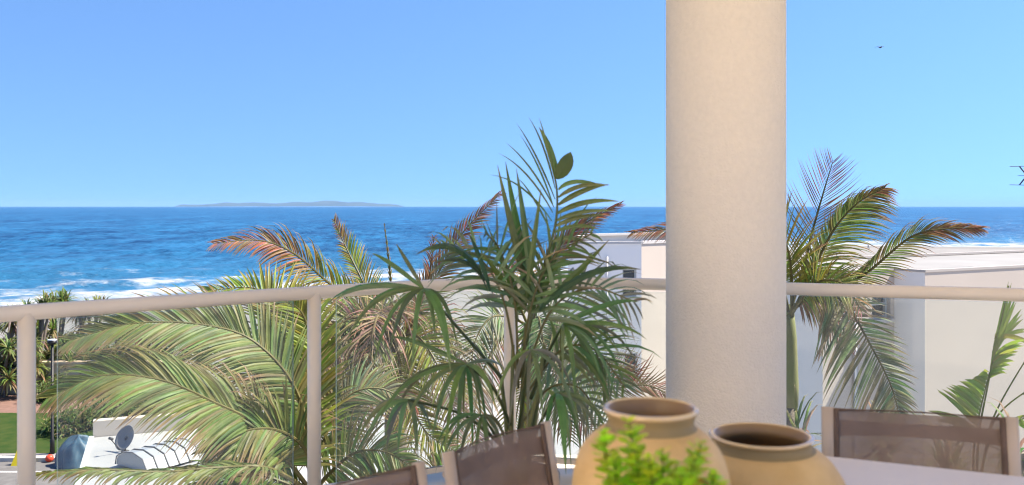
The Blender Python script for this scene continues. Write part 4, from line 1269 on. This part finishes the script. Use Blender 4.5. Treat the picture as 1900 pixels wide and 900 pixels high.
def chair(Pl, Pr, label, name='sling_chair'):
    """Pl, Pr: world tops of the two back posts, as seen left and right by someone facing the chair's front"""
    mid = (Pl + Pr) / 2
    xd = (Pl - Pr); xd.z = 0
    w = xd.length; xd.normalize()        # chair's own right-hand side points to the viewer's left
    fd = V(-xd.y, xd.x, 0)               # facing
    if fd.y > 0: fd = -fd
    root = empty(name, (mid.x, mid.y, FLOOR), math.atan2(-fd.x, fd.y))
    fr = mat('taupe_frame', (0.56, 0.44, 0.335), rough=0.4, spec=0.4)
    hem = mat('brown_hem', (0.17, 0.11, 0.08), rough=0.65, noise=0.2, scale=20)
    H = CH; hw_ = w / 2
    # local frame: x across, y facing, back plane near y=0 at the top, leaning
    by = lambda z: 0.16 * (1 - z / H) if z > 0.40 else 0.16 * (1 - 0.40 / H) - (0.40 - z) * 0.25
    for s in (-1, 1):
        m = MB(); m.tube([V(s * hw_, by(z), z) for z in (0.0, 0.2, 0.40, 0.55, 0.7, H)], 0.021, 10, flat=0.62, ref=V(0, 1, 0))
        m.build('back_post', fr, root, smooth=True)
        m = MB(); m.tube([V(s * hw_, 0.56, 0.43), V(s * hw_, 0.58, 0.2), V(s * hw_, 0.60, 0.0)], 0.017, 8)
        m.build('front_leg', fr, root, smooth=True)
        m = MB(); m.tube([V(s * hw_, by(0.42), 0.42), V(s * hw_, 0.3, 0.415), V(s * hw_, 0.575, 0.435)], 0.018, 8)
        m.build('seat_rail', fr, root, smooth=True)
    def bow(u): return -0.045 * (1 - u * u)
    def strip(z0, z1, nz, off=0.0, x0=-1.0, x1=1.0, nu=14):
        vs_, fs = [], []
        for j in range(nz + 1):
            z = z0 + (z1 - z0) * j / nz
            for i in range(nu + 1):
                u = x0 + (x1 - x0) * i / nu
                zz = z + (-0.012 * (1 - u * u) if z > H - 0.2 else 0) * (j / nz)
                vs_.append(V(u * (hw_ - 0.016), by(z) + bow(u) + off, zz))
        for j in range(nz):
            for i in range(nu):
                a = j * (nu + 1) + i
                fs.append((a, a + 1, a + nu + 2, a + nu + 1))
        return vs_, fs
    m = MB(); m.add(*strip(0.44, H - 0.006, 12)); b = m.build('back_sling', SLING, root, smooth=True)
    # doubled cloth round the top bar and the two side posts
    m = MB()
    m.add(*strip(H - 0.092, H - 0.040, 2, -0.010)); m.add(*strip(H - 0.012, H - 0.001, 1, 0.003))
    m.add(*strip(0.44, H - 0.004, 8, 0.005, -1.0, -0.935, 2)); m.add(*strip(0.44, H - 0.004, 8, 0.005, 0.935, 1.0, 2))
    h = m.build('hem', hem, root, smooth=True); so = h.modifiers.new('s', 'SOLIDIFY'); so.thickness = 0.005
    m = MB(); m.tube([V(u / 7 * (hw_ - 0.01), by(H - 0.06) + bow(u / 7) - 0.028, H - 0.065) for u in range(-7, 8)], 0.012, 8)
    m.build('top_bar', fr, root, smooth=True)
    m = MB()
    vs_, fs = [], []
    for j in range(9):
        t = j / 8
        for i in range(11):
            u = -1 + 2 * i / 10
            vs_.append(V(u * (hw_ - 0.012), by(0.44) + 0.02 + t * 0.45, 0.43 - 0.03 * (1 - u * u) - 0.02 * math.sin(math.pi * t)))
    for j in range(8):
        for i in range(10):
            a = j * 11 + i; fs.append((a, a + 1, a + 12, a + 11))
    m.add(vs_, fs); m.build('seat_sling', SLING, root, smooth=True)
    tag(root, label, 'chair', 'brown sling chairs round the table')
    return root
zc = FLOOR + CH
# far end of the table
chair(onz(1536, 755, zc), onz(1876, 774, zc), 'brown mesh sling chair at the far right end of the table')
p2r, p2l = onz(1012, 783, zc), onz(831, 839, zc)
chair(p2l, p2r, 'brown sling chair on the left side of the table, nearer the tall vase')
dirc = (p2l - p2r).normalized()
p1r = onz(776, 858, zc)
chair(p1r + dirc * (p2l - p2r).length, p1r, 'brown sling chair lowest in the frame, left of the other left-hand chair')

def vase(name, pos, prof, mis, label, mats):
    mb = MB(); mb.lathe(prof, 96, mis)
    o = mb.build(name, mats, smooth=True, loc=pos)
    tag(o, label, 'vase', 'mustard ceramic vases')
    return o
def smooth_profile(pts, n):
    c = catmull([V(p[0], 0, p[1]) for p in pts], n)
    return [(q.x, q.z) for q in c]
body_m = mat('mustard_ceramic', (0.76, 0.51, 0.225), rough=0.55, spec=0.3, noise=0.2, scale=11, bump=0.2, bscale=90, detail=8, col2=(0.63, 0.395, 0.15))
neck_m = mat('olive_glaze_shaded', (0.34, 0.245, 0.115), rough=0.55, spec=0.2, noise=0.15, scale=10)  # olive glaze, with the neck's shading mixed into the colour
rim_m = mat('rim_glaze', (0.76, 0.53, 0.26), rough=0.12, spec=0.8, coat=0.8, noise=0.1, scale=12)
in_m = mat('vase_inside', (0.30, 0.18, 0.08), rough=0.4, spec=0.4)
def make_vase(name, px, Y, rimw, bodyw, rimy, label, tall):
    k = F / Y
    rr = rimw / 2 / k; br = bodyw / 2 / k
    H = EYE.z - (rimy - HY) / k - TZ
    if tall:
        outer = [(.55, 0), (.72, .06), (.93, .25), (1, .46), (.985, .58), (.92, .70), (.80, .79), (.66, .85), (.585, .873)]
        neck = [(.548, .895), (.545, .925), (.570, .955), (rr / br * .97, .975)]
    else:
        outer = [(.65, 0), (.82, .08), (.97, .24), (1, .38), (.96, .50), (.84, .68), (.72, .79), (.65, .835)]
        neck = [(.615, .86), (.600, .89), (rr / br * .95, .93), (rr / br * .98, .96)]
    outer = [(x * br, y * H) for x, y in outer]; neck = [(x * br, y * H) for x, y in neck]
    po = smooth_profile(outer, 30); pn = smooth_profile([outer[-1]] + neck, 14)[1:]
    lip = [(rr * 1.0, H * .972), (rr * 1.015, H * .985), (rr * .99, H * .998), (rr * .94, H), (rr * .90, H * .992)]
    ins = [(rr * .86, H * .965), (rr * .80, H * .92), (rr * .80, H * .85), (br * .75, H * .7), (br * .9, H * .45), (br * .7, H * .1), (0.001, H * .06)]
    prof = [(0.001, 0.0)] + po + pn + lip + ins
    mis = [0] * (1 + len(po) - 1) + [1] * len(pn) + [2] * len(lip) + [3] * (len(ins))
    mis = mis[:len(prof) - 1]
    vase(name, ((px - HX) / k, Y, TZ + 0.001), prof, mis, label, [body_m, neck_m, rim_m, in_m])
make_vase('ceramic_vase', 1207, 1.86, 174, 291, 755, 'tall mustard round-bellied vase behind the lime green plant', True)
make_vase('ceramic_vase', 1412, 2.2, 188, 300, 806, 'shorter wide-mouthed mustard vase right of the taller one', False)

def lime_plant():
    Y = 1.5
    b = at(1222, 900, Y)
    root = empty('potted_greenery', (b.x, Y, TZ + 0.001))
    rng = random.Random(77)
    p = MB(); p.lathe([(.001, 0), (.045, 0), (.05, .01), (.062, .10), (.066, .105), (.066, .115), (.058, .115), (.055, .10), (.001, .095)], 40)
    p.build('pot', mat('white_glazed_pot', (0.75, 0.73, 0.7), rough=.3), root, smooth=True)
    lv = Leaves()
    def sprig(tip, bend, leafn, scale=1.0):
        base = V(rng.uniform(-.02, .02), rng.uniform(-.02, .02), .09)
        cv = catmull([base, base.lerp(tip, .5) + bend, tip], 14)
        lv.stem(cv, .0022, .0010, (0.16, 0.14, 0.05), 5)
        for i in range(leafn):
            t = 0.30 + 0.70 * i / (leafn - 1)
            u = t * 14; k = min(int(u), 13); q = cv[k].lerp(cv[k + 1], u - k)
            T = (cv[min(k + 1, 14)] - cv[k]).normalized()
            for s in range(3):
                a = i * 1.1 + s * 2.09 + rng.uniform(-.3, .3)
                S = T.orthogonal().normalized(); S.rotate(Matrix.Rotation(a, 3, T))
                D = (S + T * rng.uniform(.3, .9)).normalized(); Ln = rng.uniform(.018, .030) * scale * (1.1 - .45 * (t > .93))
                P = [q + D * Ln * x + V(0, 0, -.003) * x * x for x in (0, .3, .65, .9, 1)]
                g = tuple(c * rng.uniform(.8, 1.25) for c in mixc((0.62, 0.76, 0.04), (0.38, 0.60, 0.035), rng.random()))
                if rng.random() < .006: g = (.6, .3, .04)
                lv.blade(P, [Ln * x for x in (.12, .6, .8, .5, .05)], D.cross(T), [g] * 5, .2)
    L0 = root.location
    for (px, py, dy) in ((1167, 783, .0), (1120, 802, .02), (1180, 835, -.04), (1300, 822, .03), (1290, 850, -.05), (1230, 838, -.02), (1205, 850, -.06), (1255, 862, .05), (1140, 850, -.03), (1325, 880, .0), (1265, 880, -.07), (1180, 880, .06), (1215, 870, .02), (1310, 900, .05), (1150, 905, -.05)):
        tip = at(px, py, Y + dy) - L0
        sprig(tip, V(tip.x * .25, tip.y * .25, 0.03), 18 if py < 830 else 15)
    for k in range(26):
        a = rng.uniform(0, 6.28); rr = rng.uniform(.02, .105); z = rng.uniform(.17, .27)
        sprig(V(rr * math.cos(a), rr * math.sin(a), z), V(0, 0, .02), 11)
    lv.build('foliage', lime_m, root)
    tag(root, 'small lime green potted greenery in front of the tall vase', 'plant')
lime_plant()

# ------------------------------------------------------------------ potted lady palm in front of the rail
def lady_palm():
    Y = 3.75
    b = at(958, 900, Y)
    root = empty('potted_lady_palm', (b.x, Y, FLOOR))
    rng = random.Random(55)
    L0 = root.location
    p = MB(); p.lathe([(.001, 0), (.13, 0), (.14, .02), (.175, .34), (.185, .345), (.185, .375), (.165, .375), (.16, .33), (.001, .32)], 48)
    p.build('pot', mat('grey_pot', (0.35, 0.33, 0.31), rough=.6, noise=.15, scale=6), root, smooth=True)
    P = lambda px, py, dy=0.0: at(px, py, Y + dy) - L0
    def bez(a, c, b_, n=8):
        return [a * (1 - t) ** 2 + c * 2 * t * (1 - t) + b_ * t * t for t in [i / n for i in range(n + 1)]]
    prof8 = (.42, .8, 1, 1, .95, .82, .62, .36, .04)
    def fan(hub, tips, petiole, w=0.036, col=(0.075, 0.14, 0.05), up=14):
        lv = Leaves()
        h = P(*hub)
        pet = catmull([P(*q) for q in petiole] + [h], 16)
        lv.stem(pet, .008, .005, (0.07, 0.10, 0.03), 7)
        extra = [(hub[0] + (t_[0] - hub[0]) * rng.uniform(.6, 1.05) + rng.uniform(-22, 22), hub[1] + (t_[1] - hub[1]) * rng.uniform(.6, 1.05) + rng.uniform(-10, 25), rng.uniform(-.35, .35), .8) for t_ in tips if rng.random() < .3]
        for tp in list(tips) + extra:
            px, py = tp[0], tp[1]
            dy = tp[2] if len(tp) > 2 else rng.uniform(-.22, .22)
            ww = (tp[3] if len(tp) > 3 else 1.0) * w * 0.54 * rng.uniform(.85, 1.15)
            a = h.copy(); b_ = P(px, py, hub[2] + dy)
            d = b_ - a
            c = a.lerp(b_, .55) + V(0, 0, d.length * (0.14 + 0.30 * max(0, -d.z / max(d.length, .01)) + .06 * rng.random())) + V(d.x * .18, 0, 0)
            pts = bez(a, c, b_)
            g = tuple(x * rng.uniform(.75, 1.35) for x in mixc(col, GREEN, rng.random() * .6))
            sv = d.normalized().cross(V(rng.uniform(-.25, .25), -1, rng.uniform(0.0, .7)))
            cols = [mixc(g, YELG, .15)] + [g] * 6 + [mixc(g, YELG, .2), mixc(g, TAN, .5)]
            lv.blade(pts, [ww * x for x in prof8], sv, cols, .28)
        lv.build('fan_leaf', gloss_m, root)
    # canes
    for k, (x0, x1, y1, dy) in enumerate(((945, 952, 640, 0), (960, 975, 600, .05), (972, 1010, 640, -.05), (950, 930, 700, .06), (965, 1000, 720, -.08))):
        m = MB(); m.tube(catmull([V(P(x0, 900).x, dy, .32), P((x0 + x1) / 2, 790, dy), P(x1, y1, dy)], 10), [.012, .012, .011, .011, .010, .010, .009, .009, .008, .008, .007], 8)
        m.build('cane', mat('cane_fibre', (0.13, 0.17, 0.06), rough=.7, noise=.5, scale=14, col2=(0.18, 0.17, 0.08)), root, smooth=True)
    LP = (0.130, 0.205, 0.078)
    SILV = (0.20, 0.265, 0.16)
    fan((786, 536, -.10), [(615, 562), (640, 640, -.1), (660, 610), (690, 693), (722, 660), (735, 600), (764, 690, -.2), (836, 690, -.2, 1.7), (850, 650), (690, 470, .1), (735, 452, .1, .8), (808, 640)], [(930, 700, 0), (860, 620, -.05)], col=LP)
    fan((865, 676, -.15), [(690, 800), (730, 780), (750, 800), (800, 830), (825, 850, -.25), (848, 850), (878, 855), (905, 820), (920, 760), (720, 625, .1), (940, 690)], [(948, 790, 0), (915, 720, -.1)], col=LP)
    fan((757, 742, -.2), [(660, 830), (680, 815), (715, 850), (738, 850), (776, 850), (800, 800), (690, 770)], [(935, 830, 0), (860, 770, -.1)], w=.034, col=SILV)
    fan((1045, 602, -.12), [(1190, 700), (1165, 740), (1150, 660), (1185, 560, -.2, 1.4), (1150, 770), (1105, 740), (1070, 780), (1040, 720), (1200, 630)], [(985, 740, 0), (1015, 660, -.05)], w=.034, col=LP)
    fan((895, 770, -.25), [(820, 860), (850, 880), (880, 890), (905, 870), (935, 860), (810, 830)], [(945, 860, 0), (920, 810, -.15)], w=.032, col=LP)
    fan((1035, 730, -.25), [(1080, 850), (1060, 870), (1110, 810), (1135, 840), (1010, 840), (1120, 780), (1050, 880, -.3, 1.7)], [(970, 850, 0), (1005, 780, -.15)], w=.034, col=LP)
    fan((985, 650, -.25), [(920, 750), (945, 790), (978, 800), (1008, 790), (1060, 720), (1075, 810)], [(962, 800, 0), (975, 710, -.15)], w=.032, col=SILV)
    # feather fronds that make up the loose middle
    for (pp, Ln, wd, cc, dr, nn) in (
            ([(965, 700), (985, 570), (1025, 480), (1100, 432)], .30, .020, LP, .35, 26),
            ([(960, 700), (935, 560), (890, 480), (815, 455)], .26, .021, SILV, .6, 22),
            ([(968, 720), (1020, 580), (1095, 535), (1180, 560)], .32, .021, SILV, .55, 26),
            ([(970, 740), (1040, 650), (1105, 650), (1160, 720)], .30, .020, LP, .6, 24),
            ([(962, 720), (955, 560), (930, 470), (900, 430)], .26, .019, LP, .3, 22),
            ([(972, 780), (1020, 720), (1075, 720), (1115, 780)], .26, .020, SILV, .7, 20)):
        pts = [P(x_, y_, -.03 * i_ + rng.uniform(-.06, .06)) for i_, (x_, y_) in enumerate(pp)]
        lv = frond(pts, n=int(nn * .62), length=Ln, width=wd, fwd=.75, droop=dr, start=.28, green=cc, dead=TAN, brown0=1.4, tipbrown=.15, ref=(0, -.7, .6), rng=rng, r0=.006, ragged=.25)
        lv.build('feather_frond', gloss_m, root)
    # tall upright clump of blades in the middle
    lv = Leaves()
    def bl(a, c, b_, w, col=GREEN, da=0, db=0, nrm=(0, -1, .2)):
        A2, C2_, B2 = P(*a, da), P(*c, (da + db) / 2), P(*b_, db)
        pts = bez(A2, C2_, B2)
        g = tuple(x * rng.uniform(.85, 1.2) for x in col)
        lv.blade(pts, [w * x for x in prof8], (B2 - A2).normalized().cross(Vector(nrm)), [g] * 7 + [mixc(g, YELG, .3), mixc(g, BROWN, .6)], .22)
    for (a, c, b_, w) in (((985, 560), (950, 430), (923, 306), .030), ((988, 560), (960, 430), (938, 300), .034), ((990, 560), (975, 420), (958, 312), .028), ((975, 570), (990, 450), (1004, 350), .024),
                          ((965, 575), (940, 500), (905, 420), .026), ((970, 575), (950, 520), (915, 440), .026), ((1000, 570), (1030, 480), (1055, 400), .02), ((980, 575), (1050, 470), (1090, 425), .022),
                          ((962, 575), (935, 520), (895, 470), .03), ((995, 575), (1060, 520), (1130, 445), .03), ((970, 575), (985, 500), (980, 430), .03), ((985, 580), (1010, 500), (1040, 420), .028)):
        bl(a, c, b_, w, mixc(GREEN, DARKG, rng.random() * .7), rng.uniform(-.05, .05), rng.uniform(-.15, .15))
    lv.build('upright_leaf', gloss_m, root)
    # young feather leaf rising above the rest
    lv = Leaves()
    ra = catmull([P(975, 640), P(1002, 520), P(1030, 420), P(1033, 350), P(1020, 295)], 30)
    lv.stem(ra, .008, .003, (0.10, 0.13, 0.04), 7)
    for (a, c, b_, w) in (((1034, 332), (1022, 270), (1000, 236), .030), ((1036, 352), (1060, 325), (1122, 346), .020), ((1036, 366), (1075, 335), (1130, 344), .020), ((1036, 380), (1080, 348), (1130, 342), .024),
                          ((1034, 396), (1085, 365), (1150, 374), .024), ((1031, 410), (1080, 385), (1140, 392), .02), ((1029, 420), (1080, 395), (1125, 400), .02), ((1027, 432), (1070, 410), (1110, 425), .018),
                          ((1022, 450), (1060, 430), (1090, 455), .018)):
        bl(a, c, b_, w, mixc(OLIVE, GREEN, rng.random()), 0, rng.uniform(-.12, .05))
    for (a, c, b_) in (((1030, 350), (1010, 260), (980, 216)), ((1030, 370), (995, 280), (958, 228)), ((1028, 385), (985, 300), (938, 264)), ((1026, 395), (980, 310), (925, 284)), ((1024, 410), (970, 330), (908, 324)),
                       ((1031, 340), (1012, 250), (1000, 218)), ((1022, 430), (985, 350), (960, 330)), ((1026, 380), (1000, 300), (965, 250))):
        bl(a, c, b_, .0085, mixc(OLIVE, DARKG, .5), 0, rng.uniform(-.05, .1))
    lv.build('feather_leaf', gloss_m, root)
    # broad oval young leaf and the arching strap on the left
    lv = Leaves()
    A2, B2 = P(1033, 332, -.02), P(1059, 282, -.02)
    pts = [A2.lerp(B2, t) + V(0.006 * math.sin(t * 3.1), 0, 0) for t in (0, .12, .28, .45, .6, .75, .88, 1)]
    g = (0.085, 0.125, 0.025)
    lv.blade(pts, [.066 * x for x in (.15, .62, .92, 1, .96, .78, .46, .03)], (B2 - A2).cross(V(.3, -1, 0)), [g] * 8, .15)
    lv.build('oval_leaf', gloss_m, root)
    lv = Leaves()
    def strap(a, c, b_, w): bl(a, c, b_, w, (0.05, 0.10, 0.055), -.1, -.2, (0, -.6, .8))
    strap((900, 520), (850, 425), (772, 472), .05); strap((905, 540), (880, 460), (800, 490), .03); strap((910, 540), (890, 470), (868, 430), .025)
    strap((1000, 575), (1090, 480), (1190, 500), .045)
    lv.build('strap_leaf', gloss_m, root)
    tag(root, 'tall dark green potted lady palm standing in front of the handrail', 'potted palm')
lady_palm()

# ------------------------------------------------------------------ sea air
def haze():
    mb = MB(); mb.box(-36000, 36000, -21000, 39000, -4.0, 170.0)
    o = mb.build('haze', None)
    o.data.materials.clear()
    m = bpy.data.materials.new('sea_air'); m.use_nodes = True
    nt = m.node_tree
    nt.nodes.remove(nt.nodes['Principled BSDF'])
    v = nt.nodes.new('ShaderNodeVolumePrincipled')
    v.inputs['Color'].default_value = (0.36, 0.62, 1.0, 1)
    v.inputs['Density'].default_value = 0.000033
    v.inputs['Anisotropy'].default_value = 0.0
    nt.links.new(v.outputs[0], nt.nodes['Material Output'].inputs['Volume'])
    o.data.materials.append(m)
    tag(o, kind='stuff')
haze()
